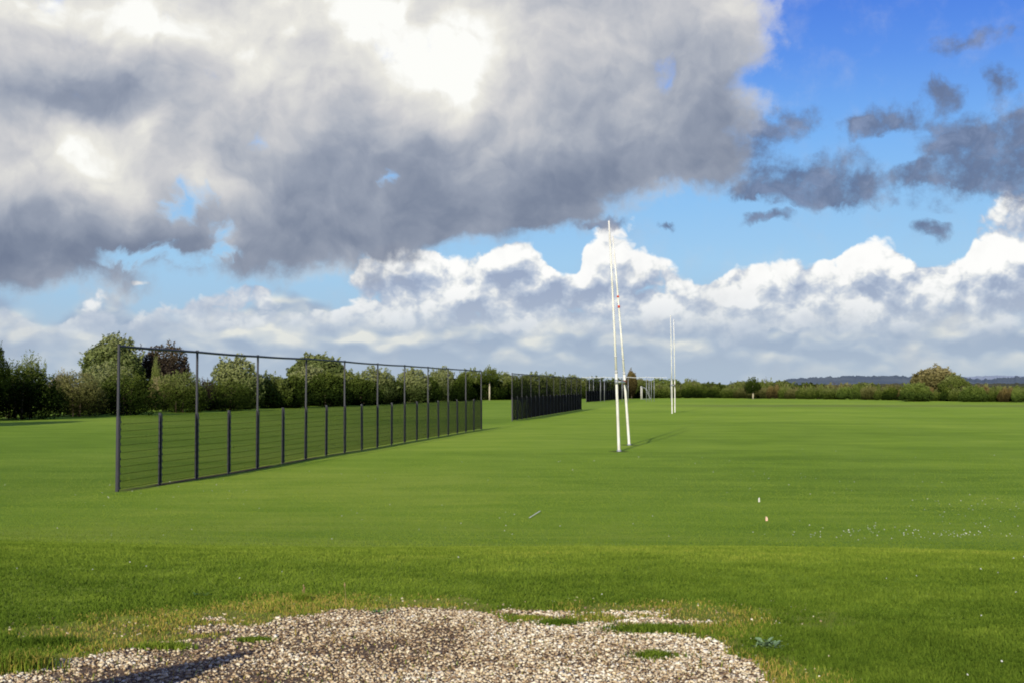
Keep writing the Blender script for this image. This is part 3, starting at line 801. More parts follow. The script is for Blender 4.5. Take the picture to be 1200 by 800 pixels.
# ---------------------------------------------------------------- rugby posts
def rugby(name, A, B, H, leanA, leanB, label, tape):
    root = empty(name, ((A[0] + B[0]) / 2, (A[1] + B[1]) / 2, 0)); tag(root, label, 'rugby posts', 'white rugby posts')
    cx, cy = root.location.x, root.location.y
    bars = []
    for (p, ln, k) in ((A, leanA, 0), (B, leanB, 1)):
        base = Vector((p[0] - cx, p[1] - cy, 0)); top = base + Vector((ln[0], ln[1], H))
        bow = Vector((0.03, 0, 0))
        def P_(t): return base.lerp(top, t) + bow * math.sin(math.pi * t)
        m = MB(); m.tube([P_(-0.03), P_(0.0), P_(0.15), P_(0.30), P_(0.345)], [0.066, 0.064, 0.060, 0.057, 0.056], 20)
        m.tube([P_(0.34), P_(0.5), P_(0.75), P_(1.0)], [0.050, 0.047, 0.043, 0.039], 20)
        post = m.build('post', M['white'], root, smooth=True)
        m = MB(); m.tube([P_(0.337), P_(0.350)], 0.062, 20); m.tube([P_(0.405), P_(0.412)], 0.060, 20)
        m.build('collar', M['dull_white'], post, smooth=True)
        if tape and k == 1:
            for q, w in ((0.655, 0.012), (0.705, 0.009)):
                m = MB(); m.tube([P_(q), P_(q + w)], 0.056, 20); m.build('tape', M['red'], post, smooth=True)
        if tape:
            m = MB(); m.tube([P_(0.0) + Vector((0, 0, -0.05)), P_(0.0) + Vector((0, 0, 0.06))], 0.10, 20); m.build('socket', M['galv'], post, smooth=True)
        bars.append(P_(3.0 / H))
    m = MB(); m.tube([bars[0].lerp(bars[1], 0.012), bars[0].lerp(bars[1], 0.988)], 0.045, 16)
    bar = m.build('crossbar', M['white'], root, smooth=True)
    for q in (0.0, 1.0):
        m = MB(); c_ = bars[0].lerp(bars[1], q)
        m.tube([c_ + Vector((0, 0, -0.10)), c_ + Vector((0, 0, 0.10))], 0.078, 16)
        m.build('bracket', M['rust'] if q else M['galv'], bar, smooth=True)
    return root
rugby('rugby_posts', (4.63, 53.67), (5.60, 59.25), 9.99, (-0.41, 0.0), (-0.76, 0.0), 'tall white rugby posts standing nearest on the field, leaning slightly left', True)
rugby('rugby_posts', (17.0, 131.6), (18.2, 138.4), 10.35, (-0.12, 0), (-0.10, 0), 'upright white rugby posts farther down the field, smaller and closer together', False)

# small far goal
def far_goal():
    root = empty('football_goal', (30.3, 291, 0)); tag(root, 'small white football goal seen end on before the far hedge', 'goal')
    for (x, y) in ((0, 0), (1.2, 9.0)):
        m = MB(); m.tube([(x, y, -0.2), (x, y, 3.1)], 0.075, 12); m.build('post', M['white'], root, smooth=True)
    m = MB(); m.tube([(0.02, 0.12, 3.03), (1.18, 8.88, 3.03)], 0.07, 12); m.build('crossbar', M['white'], root, smooth=True)
    for (x, y) in ((0, 0), (1.2, 9.0)):
        m = MB(); m.tube([(x, y, 2.9), (x + 1.0, y - 0.2, 2.6), (x + 2.2, y - 0.4, 0.05), (x + 0.1, y, 0.05)], 0.035, 8); m.build('back_stay', M['galv'], root, smooth=True)
far_goal()

# slender net poles with a head rope
def net_poles():
    Y = 246.0
    root = empty('net_poles', ((690 - 600) / F_PX * Y, Y, 0)); tag(root, 'row of slender pale net poles joined by a head rope, far down the field', 'net poles')
    x0 = root.location.x
    h = 4.85
    for px in (690.8, 695.4, 703.6, 708.2, 729, 736, 757.5, 760.5, 763.2, 766.4, 786):
        X = (px - 600) / F_PX * Y - x0
        m = MB(); m.tube([(X, 0, -0.2), (X, 0, h)], [0.055, 0.045], 8); m.build('pole', M['galv'], root, smooth=True)
    pts = []
    ks = [682, 690.8, 708.2, 736, 757.5, 786]
    for i in range(len(ks) - 1):
        for q in range(6):
            t_ = q / 6; px = ks[i] * (1 - t_) + ks[i + 1] * t_
            pts.append(((px - 600) / F_PX * Y - x0, 0, h - 0.02 - 0.10 * math.sin(math.pi * t_)))
    m = MB(); m.tube(pts, 0.05, 6); m.build('head_rope', M['rope'], root)
net_poles()
# ---------------------------------------------------------------- foliage
def leaves_from(C, Nn, s, tone):
    """leaf quads at C with rough normals Nn and sizes s"""
    n = len(C)
    r = rng.normal(size=(n, 3)); Nn = Nn + r * 0.8
    Nn /= np.linalg.norm(Nn, axis=1, keepdims=True) + 1e-9
    t = np.cross(Nn, rng.normal(size=(n, 3))); t /= np.linalg.norm(t, axis=1, keepdims=True) + 1e-9
    b = np.cross(Nn, t)
    s = s[:, None]; w = s * (0.45 + 0.25 * rng.random((n, 1)))
    V = np.stack([C - t * s * 0.6, C + b * w * 0.5 + t * s * 0.05, C + t * s * 0.6, C - b * w * 0.5 - t * s * 0.02], 1)
    return V
def crown(name, blobs, n, leaf, sprigs=0, sprig_len=0.8, tone_top=0.25, seed=1, mat=None, fill=0.35, tone0=0.4):
    global rng
    keep_rng = rng; rng = np.random.default_rng(seed)
    vol = np.array([b[3] * b[4] * b[5] for b in blobs]) ** (2 / 3); vol /= vol.sum()
    Cs, Ns, Ts = [], [], []
    zmin = min(b[2] - b[5] for b in blobs); zmax = max(b[2] + b[5] for b in blobs)
    for i, b in enumerate(blobs):
        k = int(n * vol[i])
        d = rng.normal(size=(k, 3)); d /= np.linalg.norm(d, axis=1, keepdims=True)
        lump = fbm(d[:, 0] * 2.2 + 7 * i + 50, d[:, 1] * 2.2 + d[:, 2] * 3.1 + 50, seed + i, 3)
        r = (0.62 + 0.62 * lump) * np.where(rng.random(k) < fill, rng.random(k) ** 0.5, 0.86 + 0.14 * rng.random(k))
        c = np.array(b[:3]) + d * r[:, None] * np.array(b[3:6])
        Cs.append(c); Ns.append(d)
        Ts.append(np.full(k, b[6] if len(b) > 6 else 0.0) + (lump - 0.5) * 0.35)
    for j in range(sprigs):
        i = rng.choice(len(blobs), p=vol); b = blobs[i]
        d = rng.normal(size=3); d[2] = abs(d[2]) + 0.5; d /= np.linalg.norm(d)
        p0 = np.array(b[:3]) + d * np.array(b[3:6]) * 0.8
        dirn = d * 0.5 + np.array([rng.normal() * 0.25, rng.normal() * 0.25, 1.0]); dirn /= np.linalg.norm(dirn)
        L = sprig_len * (0.4 + rng.random()); k = int(10 + 8 * L)
        q = np.linspace(0, 1, k)
        c = p0 + dirn * (q * L)[:, None] + rng.normal(size=(k, 3)) * (0.10 * (1 - q) + 0.03)[:, None]
        Cs.append(c); Ns.append(rng.normal(size=(k, 3))); Ts.append(np.full(k, 0.18))
    C = np.concatenate(Cs); Nn = np.concatenate(Ns); T = np.concatenate(Ts)
    ok = C[:, 2] > 0.03
    C, Nn, T = C[ok], Nn[ok], T[ok]
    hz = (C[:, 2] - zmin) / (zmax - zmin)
    tone = np.clip(tone0 + T + tone_top * (hz - 0.4) + rng.normal(size=len(C)) * 0.08, 0, 1)  # tone_top darkens leaves towards the foot: shade put into their colour
    s = leaf * (0.65 + 0.7 * rng.random(len(C)))
    V = leaves_from(C, Nn, s, tone)
    Q = np.arange(len(C) * 4).reshape(-1, 4)
    me = mesh_np(name, V.reshape(-1, 3), Fq=Q, attrs={'tone': np.repeat(tone, 4)})
    if mat: me.materials.append(mat)
    rng = keep_rng
    return me
def trunk(name, h, r, limbs, mat, seed=1, multi=1):
    rr = random.Random(seed)
    m = MB()
    for q in range(multi):
        x0, y0 = (rr.uniform(-0.5, 0.5), rr.uniform(-0.4, 0.4)) if multi > 1 else (0, 0)
        lx_, ly_ = rr.uniform(-0.12, 0.12) * h, rr.uniform(-0.12, 0.12) * h
        P0 = [Vector((x0, y0, -0.15)), Vector((x0 + lx_ * 0.15, y0 + ly_ * 0.1, h * 0.3)), Vector((x0 + lx_ * 0.5, y0 + ly_ * 0.5, h * 0.65)), Vector((x0 + lx_, y0 + ly_, h))]
        m.tube(P0, [r * 1.25, r, r * 0.75, r * 0.3], 8)
        for k in range(limbs):
            t = 0.35 + 0.6 * k / max(1, limbs); s = P0[1].lerp(P0[3], t)
            a = rr.uniform(0, 6.28); L = h * rr.uniform(0.25, 0.45)
            e = s + Vector((math.cos(a) * L * 0.7, math.sin(a) * L * 0.7, L * 0.65))
            mid = s.lerp(e, 0.5) + Vector((0, 0, -0.05 * L))
            m.tube([s, mid, e], [r * 0.5, r * 0.35, r * 0.12], 6)
    return m.mesh(name, True)

LM = {
 'dark':  leaf_mat('dark_green_leaves', [(0.0, c4(0.004, 0.008, 0.002)), (0.4, c4(0.013, 0.024, 0.005)), (0.7, c4(0.045, 0.068, 0.012)), (1.0, c4(0.12, 0.15, 0.03))], 0.15),
 'mid':   leaf_mat('mid_green_leaves', [(0.0, c4(0.012, 0.022, 0.004)), (0.35, c4(0.048, 0.072, 0.013)), (0.65, c4(0.12, 0.155, 0.034)), (1.0, c4(0.24, 0.27, 0.09))]),
 'light': leaf_mat('light_green_leaves', [(0.0, c4(0.015, 0.024, 0.007)), (0.3, c4(0.055, 0.078, 0.022)), (0.6, c4(0.165, 0.20, 0.068)), (1.0, c4(0.30, 0.32, 0.14))]),
 'brown': leaf_mat('brownish_leaves', [(0.0, c4(0.012, 0.011, 0.006)), (0.35, c4(0.055, 0.045, 0.018)), (0.65, c4(0.14, 0.11, 0.04)), (1.0, c4(0.27, 0.21, 0.09))]),
 'purple': leaf_mat('purple_brown_leaves', [(0.0, c4(0.006, 0.005, 0.006)), (0.4, c4(0.024, 0.018, 0.018)), (0.7, c4(0.06, 0.048, 0.034)), (1.0, c4(0.16, 0.12, 0.07))]),
 'olive': leaf_mat('olive_green_leaves', [(0.0, c4(0.012, 0.016, 0.005)), (0.35, c4(0.055, 0.060, 0.018)), (0.65, c4(0.13, 0.135, 0.045)), (1.0, c4(0.26, 0.25, 0.10))]),
 'muted': leaf_mat('muted_green_leaves', [(0.0, c4(0.012, 0.020, 0.005)), (0.35, c4(0.06, 0.095, 0.02)), (0.65, c4(0.12, 0.17, 0.035)), (1.0, c4(0.22, 0.27, 0.07))]),
 'straw': leaf_mat('straw_coloured_stems', [(0.0, c4(0.03, 0.03, 0.012)), (0.35, c4(0.13, 0.12, 0.045)), (0.65, c4(0.25, 0.22, 0.09)), (1.0, c4(0.40, 0.35, 0.18))]),
 'bright': leaf_mat('bright_green_leaves', [(0.0, c4(0.02, 0.05, 0.006)), (0.35, c4(0.08, 0.15, 0.02)), (0.65, c4(0.16, 0.25, 0.04)), (1.0, c4(0.28, 0.36, 0.08))]),
}
# prototype shapes, each about 5 m tall; placed copies are scaled
PROTO = {
 'dome':   dict(b=[(0, 0, 1.7, 2.3, 1.9, 1.9), (-1.4, 0.2, 1.3, 1.5, 1.4, 1.4, -0.05), (1.5, -0.2, 1.4, 1.5, 1.4, 1.5, 0.02), (0.3, 0.2, 3.2, 1.7, 1.5, 1.4, 0.12), (-0.9, 0, 2.9, 1.3, 1.2, 1.2, 0.05), (1.2, 0.1, 2.6, 1.2, 1.2, 1.2, 0.0), (0, -0.8, 1.0, 2.2, 1.2, 1.1, -0.12)], sprigs=60, n=6500, h=4.9, w=5.4),
 'two':    dict(b=[(-0.9, 0, 1.5, 1.8, 1.6, 1.8, -0.1), (1.1, 0, 1.6, 1.7, 1.6, 1.6, -0.08), (-0.4, 0.2, 3.2, 1.6, 1.4, 1.6, 0.22), (0.9, 0.2, 3.4, 1.1, 1.1, 1.1, 0.2), (-1.5, 0, 2.4, 1.0, 1.0, 1.0, 0.1), (0.2, -0.9, 0.9, 2.4, 1.0, 1.2, -0.22)], sprigs=110, n=6500, h=5.0, w=5.2),
 'loose':  dict(b=[(0, 0, 2.0, 1.7, 1.5, 2.0), (-0.8, 0, 3.0, 1.1, 1.0, 1.2, 0.1), (0.9, 0.1, 3.2, 1.0, 1.0, 1.3, 0.15), (0.1, 0, 4.0, 0.9, 0.8, 0.9, 0.2), (1.3, 0, 1.4, 1.1, 1.1, 1.3, -0.05), (-1.3, 0, 1.3, 1.1, 1.1, 1.3, -0.05)], sprigs=170, n=5200, h=5.0, w=4.4, sl=1.1),
 'round':  dict(b=[(0, 0, 3.0, 2.1, 2.0, 1.8), (-1.2, 0.2, 2.7, 1.3, 1.3, 1.3), (1.3, 0, 2.8, 1.3, 1.3, 1.2), (0.2, 0, 4.0, 1.4, 1.3, 1.0, 0.1), (0, -0.3, 1.6, 1.6, 1.4, 1.1, -0.1)], sprigs=50, n=7000, h=5.0, w=4.9),
 'lean':   dict(b=[(-0.8, 0, 2.8, 1.5, 1.4, 1.4, 0.05), (0.6, 0, 3.4, 1.6, 1.4, 1.3, 0.0), (1.8, 0, 2.6, 1.3, 1.2, 1.2, -0.05), (0.3, 0, 1.5, 2.0, 1.4, 1.3, -0.1), (2.6, 0, 1.7, 0.9, 0.9, 0.9, -0.05)], sprigs=70, n=6000, h=4.8, w=5.6),
 'low':    dict(b=[(0, 0, 1.2, 3.0, 1.2, 1.3, -0.05), (-2.2, 0, 1.1, 1.6, 1.1, 1.2), (2.3, 0, 1.2, 1.7, 1.1, 1.25), (-1.0, 0.1, 2.1, 1.4, 1.0, 0.9, 0.12), (1.3, 0.1, 2.2, 1.2, 1.0, 0.8, 0.1)], sprigs=60, n=5200, h=3.1, w=7.6),
 'low2':   dict(b=[(0.4, 0, 1.3, 2.6, 1.2, 1.3, -0.05), (-1.9, 0, 1.0, 1.9, 1.1, 1.0), (2.6, 0, 1.0, 1.4, 1.1, 1.1), (-0.6, 0.1, 2.2, 1.0, 1.0, 0.9, 0.12), (2.0, 0.1, 1.9, 1.1, 1.0, 0.8, 0.1), (-2.6, 0.1, 1.7, 0.9, 0.9, 0.8, 0.1)], sprigs=90, n=5200, h=3.1, w=7.6),
}
_crowns, _trunks, _ext = {}, {}, {}
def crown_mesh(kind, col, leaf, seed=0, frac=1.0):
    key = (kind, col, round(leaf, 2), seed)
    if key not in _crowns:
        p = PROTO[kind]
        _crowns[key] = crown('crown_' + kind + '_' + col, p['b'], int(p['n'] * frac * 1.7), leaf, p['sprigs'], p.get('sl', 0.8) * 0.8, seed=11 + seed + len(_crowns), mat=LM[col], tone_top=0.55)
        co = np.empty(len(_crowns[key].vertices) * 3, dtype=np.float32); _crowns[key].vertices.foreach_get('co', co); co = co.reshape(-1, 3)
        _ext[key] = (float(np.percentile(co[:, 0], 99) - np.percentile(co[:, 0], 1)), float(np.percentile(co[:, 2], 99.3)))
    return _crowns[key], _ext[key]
def plant(name, cat, label, px, D, top, width, kind, col, leaf=0.22, seed=0, group=None, base_z=0.0, guard=False, pale=False, frac=1.0, depth=1.0):
    """a shrub or tree: px = azimuth of its axis, D = distance along +Y, top/width measured as in a survey photo"""
    X, Y = at(px, D)
    H = (HOR - top) / F_PX * D + CAM_Z - base_z
    W = width / F_PX * D
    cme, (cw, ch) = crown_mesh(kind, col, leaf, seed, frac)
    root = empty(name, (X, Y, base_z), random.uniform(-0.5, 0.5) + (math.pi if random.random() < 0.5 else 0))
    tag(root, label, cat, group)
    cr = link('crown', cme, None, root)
    sw, sh = W / cw, H / ch
    cr.scale = (sw, sw * depth, sh)
    multi = 1 if name.endswith('tree') else 4
    key = (multi, pale)
    if key not in _trunks:
        _trunks[key] = trunk('trunk', 3.6, 0.14 if multi == 1 else 0.05, 5 if multi == 1 else 3, M['pale_bark'] if pale else M['bark'], 3, multi)
        _trunks[key].materials.append(M['pale_bark'] if pale else M['bark'])
    t = link('trunk' if multi == 1 else 'stems', _trunks[key], None, root)
    t.scale = (sw, sw, sh)
    if guard:
        m = MB(); m.tube([(0.5, -1.2 * sw, -0.1), (0.5, -1.2 * sw, H * guard)], 0.16, 10)
        m.build('tree_guard', M['pale_bark'], root, smooth=True)
    return root
def base_y(px):
    return float(np.interp(px, [-80, 0, 130, 300, 440, 560, 690, 760, 850, 1000, 1200, 1320], [494, 492, 487, 478.5, 473.2, 468.3, 466.6, 466, 466, 467.6, 471, 474]))
def DB(px): return CAM_Z * F_PX / (base_y(px) - HOR)

G1 = 'shrubs of the hedge on the left'
# (px, top, width, kind, colour, seed, depth offset, label)
LEFT = [  # dark bushes in front carry the hedge foot's shade in their leaf colour
 (-55, 418, 90, 'dome', 'dark', 0, 0, 'very dark bush at the extreme left of the hedge'),
 (30, 430, 88, 'dome', 'dark', 0, 0, 'very dark dense bush at the left edge of the photo'),
 (14, 424, 44, 'loose', 'dark', 1, 6, 'dark wispy bush rising behind the leftmost dense bush'),
 (38, 415, 40, 'loose', 'mid', 0, 8, 'thin wispy green shrub poking above the very dark leftmost bush'),
 (92, 436, 62, 'two', 'olive', 0, 3, 'olive green bush between the two darkest bushes'),
 (72, 436, 40, 'loose', 'straw', 0, 9, 'straw coloured shrub behind the olive bush on the left'),
 (150, 436, 70, 'dome', 'dark', 1, 0, 'dark rounded bush just right of the first fence post'),
 (128, 424, 66, 'two', 'light', 1, 10, 'light olive bush behind the dark rounded bush at the first post'),
 (196, 440, 44, 'loose', 'straw', 1, 8, 'pale straw coloured scrub right of the dark rounded bush'),
 (212, 434, 60, 'two', 'mid', 0, 0, 'leafy green bush crossed by the second fence post'),
 (238, 444, 40, 'dome', 'purple', 0, 3, 'low reddish brown bush between two green bushes'),
 (276, 417, 62, 'two', 'light', 0, 4, 'tall light green bush left of the third fence post'),
 (268, 446, 60, 'dome', 'dark', 1, -3, 'low dark bush at the foot of the tall light green bush'),
 (318, 438, 44, 'dome', 'mid', 1, 0, 'mid green bush just right of the third fence post'),
 (340, 440, 50, 'dome', 'dark', 0, -2, 'dark bush left of the fourth fence post'),
 (362, 428, 58, 'two', 'light', 1, 6, 'light topped bush at the fourth fence post'),
 (386, 437, 56, 'dome', 'dark', 1, -2, 'dark bush right of the fourth fence post'),
 (404, 433, 44, 'two', 'mid', 1, 4, 'mid green bush behind the fifth fence post'),
 (440, 429, 50, 'two', 'light', 0, 2, 'light domed bush at the sixth fence post'),
 (424, 443, 46, 'dome', 'dark', 0, -2, 'low dark bush left of the sixth fence post'),
 (460, 443, 34, 'dome', 'dark', 1, -2, 'low dark bush right of the sixth fence post'),
 (483, 430, 42, 'two', 'light', 1, 2, 'light domed bush between the seventh and eighth fence posts'),
 (500, 441, 32, 'dome', 'dark', 0, -2, 'dark bush below the eighth fence post'),
 (517, 429, 38, 'two', 'light', 0, 4, 'light domed bush between the eighth and ninth fence posts'),
 (538, 441, 34, 'dome', 'dark', 1, -2, 'dark bush below the ninth fence post'),
 (551, 431, 32, 'two', 'mid', 0, 4, 'mid green bush near the end of the nearest fence'),
 (572, 441, 40, 'dome', 'dark', 0, 0, 'dark bush behind the staked young tree'),
 (594, 437, 34, 'two', 'mid', 1, 4, 'mid green bush in the gap between the two fences'),
 (606, 443, 34, 'dome', 'dark', 1, -2, 'dark bush at the start of the meshed fence'),
 (622, 437, 38, 'two', 'mid', 0, 2, 'green bush seen through the start of the meshed fence'),
 (648, 438, 38, 'dome', 'mid', 1, 2, 'green bush seen through the middle of the meshed fence'),
 (674, 440, 38, 'two', 'mid', 1, 2, 'green bush seen through the far end of the meshed fence'),
 (698, 442, 36, 'dome', 'dark', 0, 0, 'dark bush left of the near rugby posts'),
 (722, 443, 36, 'two', 'dark', 1, 0, 'dark bush between the near rugby posts'),
 (746, 445, 36, 'dome', 'mid', 0, 0, 'green bush right of the near rugby posts'),
]
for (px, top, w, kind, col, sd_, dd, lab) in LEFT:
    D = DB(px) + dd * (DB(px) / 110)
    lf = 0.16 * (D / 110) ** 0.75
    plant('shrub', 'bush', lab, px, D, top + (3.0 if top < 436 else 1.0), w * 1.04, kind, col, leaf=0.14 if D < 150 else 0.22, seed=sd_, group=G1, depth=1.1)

TREES = [
 ('broadleaf_tree', 131, 165, 396, 76, 'round', 'light', 0, 'large round pale olive tree behind the first fence post', 0.26),
 ('broadleaf_tree', 188, 172, 407, 78, 'dome', 'purple', 0, 'purple brown spreading tree between the first two fence posts', 0.26),
 ('conifer', 183, 150, 421, 12, 'loose', 'mid', 0, 'small pointed green tree before the purple brown tree', 0.20),
 ('broadleaf_tree', 374, 240, 417, 70, 'round', 'light', 1, 'broad pale green tree behind the fourth fence post', 0.34),
 ('broadleaf_tree', -8, 102, 404, 34, 'round', 'dark', 0, 'dark tree cut off by the left edge of the photo', 0.18),
 ('broadleaf_tree', 740, 305, 435, 13, 'round', 'brown', 1, 'small reddish brown tree behind the near rugby posts', 0.34),
 ('broadleaf_tree', 1096, 262, 431, 52, 'round', 'straw', 0, 'yellowish brown round tree, tallest of the right hedge', 0.34),
 ('broadleaf_tree', 1119, 254, 440, 34, 'round', 'mid', 0, 'green tree with a pale stem right of the yellowish brown tree', 0.34),
]
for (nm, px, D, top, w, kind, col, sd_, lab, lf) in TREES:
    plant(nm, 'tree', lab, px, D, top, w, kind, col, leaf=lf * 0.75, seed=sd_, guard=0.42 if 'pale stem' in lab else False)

# young staked trees on the grass
def young_tree(px, D, top, width, col, label, stem_top, lean=0.0):
    X, Y = at(px, D); H = (HOR - top) / F_PX * D + CAM_Z
    W = width / F_PX * D
    root = empty('young_tree', (X, Y, 0)); tag(root, label, 'tree', None)
    cb = stem_top
    hh = (H - cb)
    cm_ = crown('young_crown', [(0, 0, hh * 0.5, W * 0.45, W * 0.4, hh * 0.45), (-W * 0.2, 0, hh * 0.35, W * 0.3, W * 0.3, hh * 0.3), (W * 0.22, 0, hh * 0.55, W * 0.28, W * 0.3, hh * 0.3, 0.1), (0, 0, hh * 0.85, W * 0.25, W * 0.25, hh * 0.18, 0.1)], 2600, 0.26, 60, 0.9, seed=int(px), mat=LM[col], fill=0.5)
    link('crown', cm_, None, root, (0, 0, cb - 0.9))
    m = MB(); m.tube([(0, 0, -0.2), (0.04, 0, cb * 0.6), (0.0, 0, cb + hh * 0.5)], [0.13, 0.10, 0.05], 8); m.build('trunk', M['pale_bark'], root, smooth=True)
    m = MB(); m.tube([(0.02, -0.05, -0.1), (0.04, -0.05, cb * 0.66)], 0.17, 10); m.build('tree_guard', M['pale_bark'], root, smooth=True)
    return root
young_tree(573.5, 272, 428.5, 30, 'mid', 'young olive brown tree on a pale guarded stem between the two fences', 4.6)
young_tree(544.5, 268, 433, 22, 'mid', 'young green tree with a pale guarded stem behind the last fence posts', 3.6)
young_tree(882, 300, 441, 22, 'dark', 'small dark green tree with a pale stake before the right hedge', 2.0)

# boundary hedge on the right: low rows of mixed shrubs
G2 = 'shrubs of the low hedge on the right'
rr = random.Random(5)
cols = ['mid', 'dark', 'olive', 'mid', 'muted', 'mid', 'dark', 'brown']
labs = {'mid': 'mid green low shrub of the mixed hedge along the right side of the field', 'dark': 'dark green low shrub of the mixed hedge along the right side of the field',
        'brown': 'reddish brown low shrub of the mixed hedge along the right side of the field', 'olive': 'olive low shrub of the mixed hedge along the right side of the field', 'muted': 'fresh green low shrub of the mixed hedge along the right side of the field'}
px = 756
i = 0
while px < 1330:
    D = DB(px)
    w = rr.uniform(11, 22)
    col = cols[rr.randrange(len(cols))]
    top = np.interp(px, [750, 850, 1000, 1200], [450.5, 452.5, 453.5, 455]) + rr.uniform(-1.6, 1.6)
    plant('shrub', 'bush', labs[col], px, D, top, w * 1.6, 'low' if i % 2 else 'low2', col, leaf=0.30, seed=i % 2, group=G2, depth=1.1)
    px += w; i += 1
G3 = 'taller shrubs behind the low right hedge'
labs3 = {'mid': 'mid green taller shrub showing above the low right hedge', 'dark': 'dark green taller shrub showing above the low right hedge', 'olive': 'olive taller shrub showing above the low right hedge', 'muted': 'fresh green taller shrub showing above the low right hedge'}
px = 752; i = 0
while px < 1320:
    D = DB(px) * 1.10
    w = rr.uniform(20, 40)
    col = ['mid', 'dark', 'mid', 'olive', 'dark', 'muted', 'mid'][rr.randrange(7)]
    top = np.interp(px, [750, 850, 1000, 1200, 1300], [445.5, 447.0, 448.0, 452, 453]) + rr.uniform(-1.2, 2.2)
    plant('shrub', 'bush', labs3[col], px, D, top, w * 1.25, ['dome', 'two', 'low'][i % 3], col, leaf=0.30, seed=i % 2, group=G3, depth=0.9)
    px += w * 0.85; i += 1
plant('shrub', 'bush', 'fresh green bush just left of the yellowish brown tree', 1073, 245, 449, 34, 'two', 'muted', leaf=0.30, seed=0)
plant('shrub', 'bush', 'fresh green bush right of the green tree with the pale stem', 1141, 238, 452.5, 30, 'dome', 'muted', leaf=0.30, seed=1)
# trees left of the frame, their shade falls across the foot of the hedge
for (X, Y, H, col, lab) in ((-42.5, 79, 8.5, 'dark', 'dark green tree standing outside the left of the view, nearer one'), (-50, 88, 8.0, 'mid', 'mid green tree standing outside the left of the view, farther one')):
    root = empty('broadleaf_tree', (X, Y, 0)); tag(root, lab, 'tree')
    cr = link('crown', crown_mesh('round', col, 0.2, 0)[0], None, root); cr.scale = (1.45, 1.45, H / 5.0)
    t = link('trunk', _trunks[(1, False)], None, root); t.scale = (1.4, 1.4, H / 5.0)

# ---------------------------------------------------------------- weeds at the gravel edge
def plateau(px, py):
    D = (CAM_Z - PLAT) * F_PX / (py - HOR); X, Y = at(px, D)
    return X, Y, float(gz(X, Y))
def weed_rosette(px, py, k, L, mat, label, name='leafy_weed', up=0.6, seed=1):
    X, Y, Z = plateau(px, py); r_ = random.Random(seed)
    V, F = [], []
    for j in range(k):
        a = r_.uniform(0, 6.283); l = L * r_.uniform(0.5, 1.0); e = up * r_.uniform(0.4, 1.3); w = l * r_.uniform(0.16, 0.26)
        ox, oy = r_.gauss(0, L * 0.35), r_.gauss(0, L * 0.25)
        d = Vector((math.cos(a), math.sin(a), 0)); s = Vector((-d.y, d.x, 0)); b = len(V)
        for q, ww in ((0, 0.15), (0.25, 0.7), (0.55, 1.0), (0.8, 0.7), (1.0, 0.05)):
            p = Vector((ox, oy, 0)) + d * l * q * (0.9 - 0.2 * q) + Vector((0, 0, l * e * (q - 0.55 * q * q)))
            V += [p + s * w * ww * 0.5 + Vector((0, 0, w * 0.15)), p, p - s * w * ww * 0.5 + Vector((0, 0, w * 0.15))]
        for q in range(4):
            o = b + q * 3
            F += [(o, o + 1, o + 4, o + 3), (o + 1, o + 2, o + 5, o + 4)]
    me = bpy.data.meshes.new('weed'); me.from_pydata([tuple(v) for v in V], [], F); me.update()
    me.polygons.foreach_set('use_smooth', [True] * len(F))
    o = link(name, me, mat, None, (X, Y, Z)); tag(o, label, 'weed')
    return o
M['dock'] = noisy_mat('blue_green_leaf', c4(0.13, 0.22, 0.10), c4(0.24, 0.35, 0.18), 25, 0.6, 0.3)
M['weed'] = noisy_mat('weed_leaf', c4(0.045, 0.10, 0.016), c4(0.11, 0.19, 0.03), 25, 0.6, 0.3)
M['seed'] = noisy_mat('dry_seed_head', c4(0.20, 0.13, 0.06), c4(0.38, 0.28, 0.14), 30, 0.9, 0.1)
weed_rosette(897, 757, 60, 0.11, M['dock'], 'blue green leafy weed at the right end of the gravel', seed=4, up=1.0)
weed_rosette(440, 716, 16, 0.09, M['weed'], 'small green leafy weed on the gravel edge left of centre', seed=5)
weed_rosette(238, 694, 16, 0.09, M['weed'], 'low green leafy clump in the turf above the left gravel', seed=6)
def tuft(px, py, n, h, sx_, sy_, tone_lo, tone_hi, label, name='grass_tuft', seed=3):
    global rng
    X, Y, Z = plateau(px, py); keep = rng; rng = np.random.default_rng(seed)
    x = rng.normal(size=n) * sx_; y = rng.normal(size=n) * sy_
    V, q, t, a = blades(x, y, h * (0.5 + 0.6 * rng.random(n)), 0.004 + 0.003 * rng.random(n), 0.9 * rng.random(n), tone_lo + (tone_hi - tone_lo) * rng.random(n), z0=np.zeros(n))
    rng = keep
    me = mesh_np(name, V, Fq=q, Ft=t, attrs={'tone': a})
    o = link(name, me, M['grass'], None, (X, Y, Z)); tag(o, label, 'grass tuft'); return o
tuft(767, 768, 700, 0.055, 0.065, 0.035, 0.15, 0.72, 'isolated round grass tuft growing in the gravel on the right', seed=1)
tuft(763, 737, 2000, 0.06, 0.13, 0.05, 0.0, 0.55, 'dark grass tuft on the gravel edge above the isolated round tuft', seed=2)
tuft(655, 729, 1500, 0.045, 0.06, 0.03, 0.1, 0.5, 'green grass tuft at the top gravel edge near the middle', seed=3)
tuft(195, 757, 1200, 0.05, 0.08, 0.03, 0.3, 0.75, 'yellowish grass tuft in the gravel at the left', seed=4)
tuft(22, 782, 1500, 0.12, 0.10, 0.05, 0.2, 0.95, 'long dry grass tuft at the bottom left corner', seed=5)
tuft(60, 752, 1100, 0.06, 0.10, 0.05, 0.05, 0.45, 'dark green grass tuft above the bottom left corner', seed=6)
tuft(355, 700, 700, 0.07, 0.03, 0.02, 0.4, 0.9, 'dry pale grass tuft above the gravel at the left of centre', seed=7)
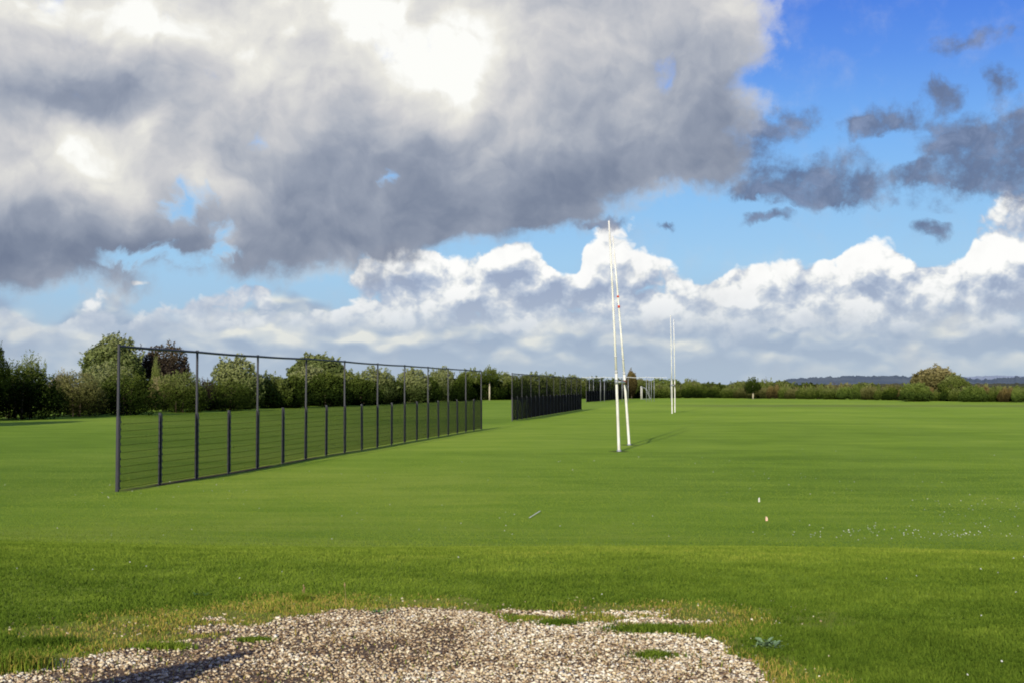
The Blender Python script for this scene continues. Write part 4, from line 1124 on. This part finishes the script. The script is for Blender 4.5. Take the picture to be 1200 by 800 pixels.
tuft(620, 722, 900, 0.035, 0.05, 0.02, 0.45, 0.9, 'short straw coloured tuft on the top edge of the gravel', seed=8)
tuft(300, 748, 900, 0.035, 0.05, 0.025, 0.1, 0.6, 'small green tuft on the gravel beside the long shadow', seed=9)
def stalks(px, py, k, h, spread, label, seed):
    X, Y, Z = plateau(px, py); r_ = random.Random(seed)
    root = empty('seed_stalk', (X, Y, Z)); tag(root, label, 'weed')
    for j in range(k):
        x, y = r_.gauss(0, spread), r_.gauss(0, spread); hh = h * r_.uniform(0.7, 1.0); l = r_.uniform(-0.12, 0.12) * hh
        m = MB(); m.tube([(x, y, -0.01), (x + l * 0.3, y, hh * 0.5), (x + l, y, hh)], [0.0022, 0.0018, 0.0012], 5); st = m.build('stem', M['seed'], root)
        m = MB(); m.tube([(x + l * 0.93, y, hh * 0.93), (x + l, y, hh), (x + l * 1.1, y, hh * 1.12)], [0.003, 0.006, 0.001], 6); m.build('seed_head', M['seed'], st)
stalks(407, 712, 1, 0.20, 0.0, 'single tall thin seed stalk above the gravel left of centre', 1)
stalks(774, 722, 7, 0.085, 0.05, 'cluster of short reddish seed stalks on the right gravel edge', 2)
stalks(357, 698, 4, 0.10, 0.03, 'few dry seed stalks among the pale tuft left of centre', 3)

# litter on the field
def litter(px, py, w, h, mat, label):
    D = CAM_Z * F_PX / (py - HOR); X, Y = at(px, D)
    r_ = random.Random(int(px)); V, F = [], []
    nx, nz = 5, 6
    for j in range(nz):
        for i_ in range(nx):
            u, v = i_ / (nx - 1) - 0.5, j / (nz - 1)
            V.append((u * w * (1 - 0.3 * v) + r_.uniform(-.1, .1) * w, r_.uniform(-.25, .25) * w + 0.1 * v * w, v * h + r_.uniform(-.06, .06) * h))
    for j in range(nz - 1):
        for i_ in range(nx - 1):
            a = j * nx + i_; F.append((a, a + 1, a + nx + 1, a + nx))
    me = bpy.data.meshes.new('paper'); me.from_pydata(V, [], F); me.update()
    o = link('crumpled_paper', me, mat, None, (X, Y, float(gz(X, Y)) + 0.005)); tag(o, label, 'litter')
litter(888.5, 588.5, 0.045, 0.10, M['white'], 'crumpled white paper standing in the grass, farther scrap')
M['pinkish'] = noisy_mat('pinkish_paper', c4(0.75, 0.42, 0.30), c4(0.85, 0.72, 0.62), 12)
litter(897, 610, 0.06, 0.08, M['pinkish'], 'crumpled pinkish paper lying in the grass, nearer scrap')

# unseen boarded screen left of the view, added to throw the long shadow
def add_shadow_screen():
    tx, ty = plateau(304, 760)[:2]
    h = 1.40; k = 1 / math.tan(SUN_EL)
    bx = tx - h * k * math.sin(SUN_AZ - math.pi); by = ty - h * k * math.cos(SUN_AZ - math.pi)
    z0 = float(gz(bx, by))
    root = empty('shadow_screen', (bx, by, z0)); tag(root, 'timber screen with a sloping top, added outside the left of the view to throw the long shadow', 'screen')
    W = 1.9; slope = 0.62
    for j in range(12):
        xa, xb = -W * (j + 1) / 12 + 0.006, -W * j / 12
        za, zb = h + xa * slope, h + xb * slope
        m = MB(); b = 0
        m.v = [(xa, -0.012, 0.05), (xb, -0.012, 0.05), (xb, 0.012, 0.05), (xa, 0.012, 0.05), (xa, -0.012, za), (xb, -0.012, zb), (xb, 0.012, zb), (xa, 0.012, za)]
        m.f = [(3, 2, 1, 0), (4, 5, 6, 7), (0, 1, 5, 4), (1, 2, 6, 5), (2, 3, 7, 6), (3, 0, 4, 7)]
        m.build('board', M['timber'], root)
    for x in (-0.10, -W + 0.12):
        m = MB(); m.box(x - 0.04, 0.014, -0.4, x + 0.04, 0.09, h + x * slope - 0.08); m.build('post', M['timber'], root)
add_shadow_screen()
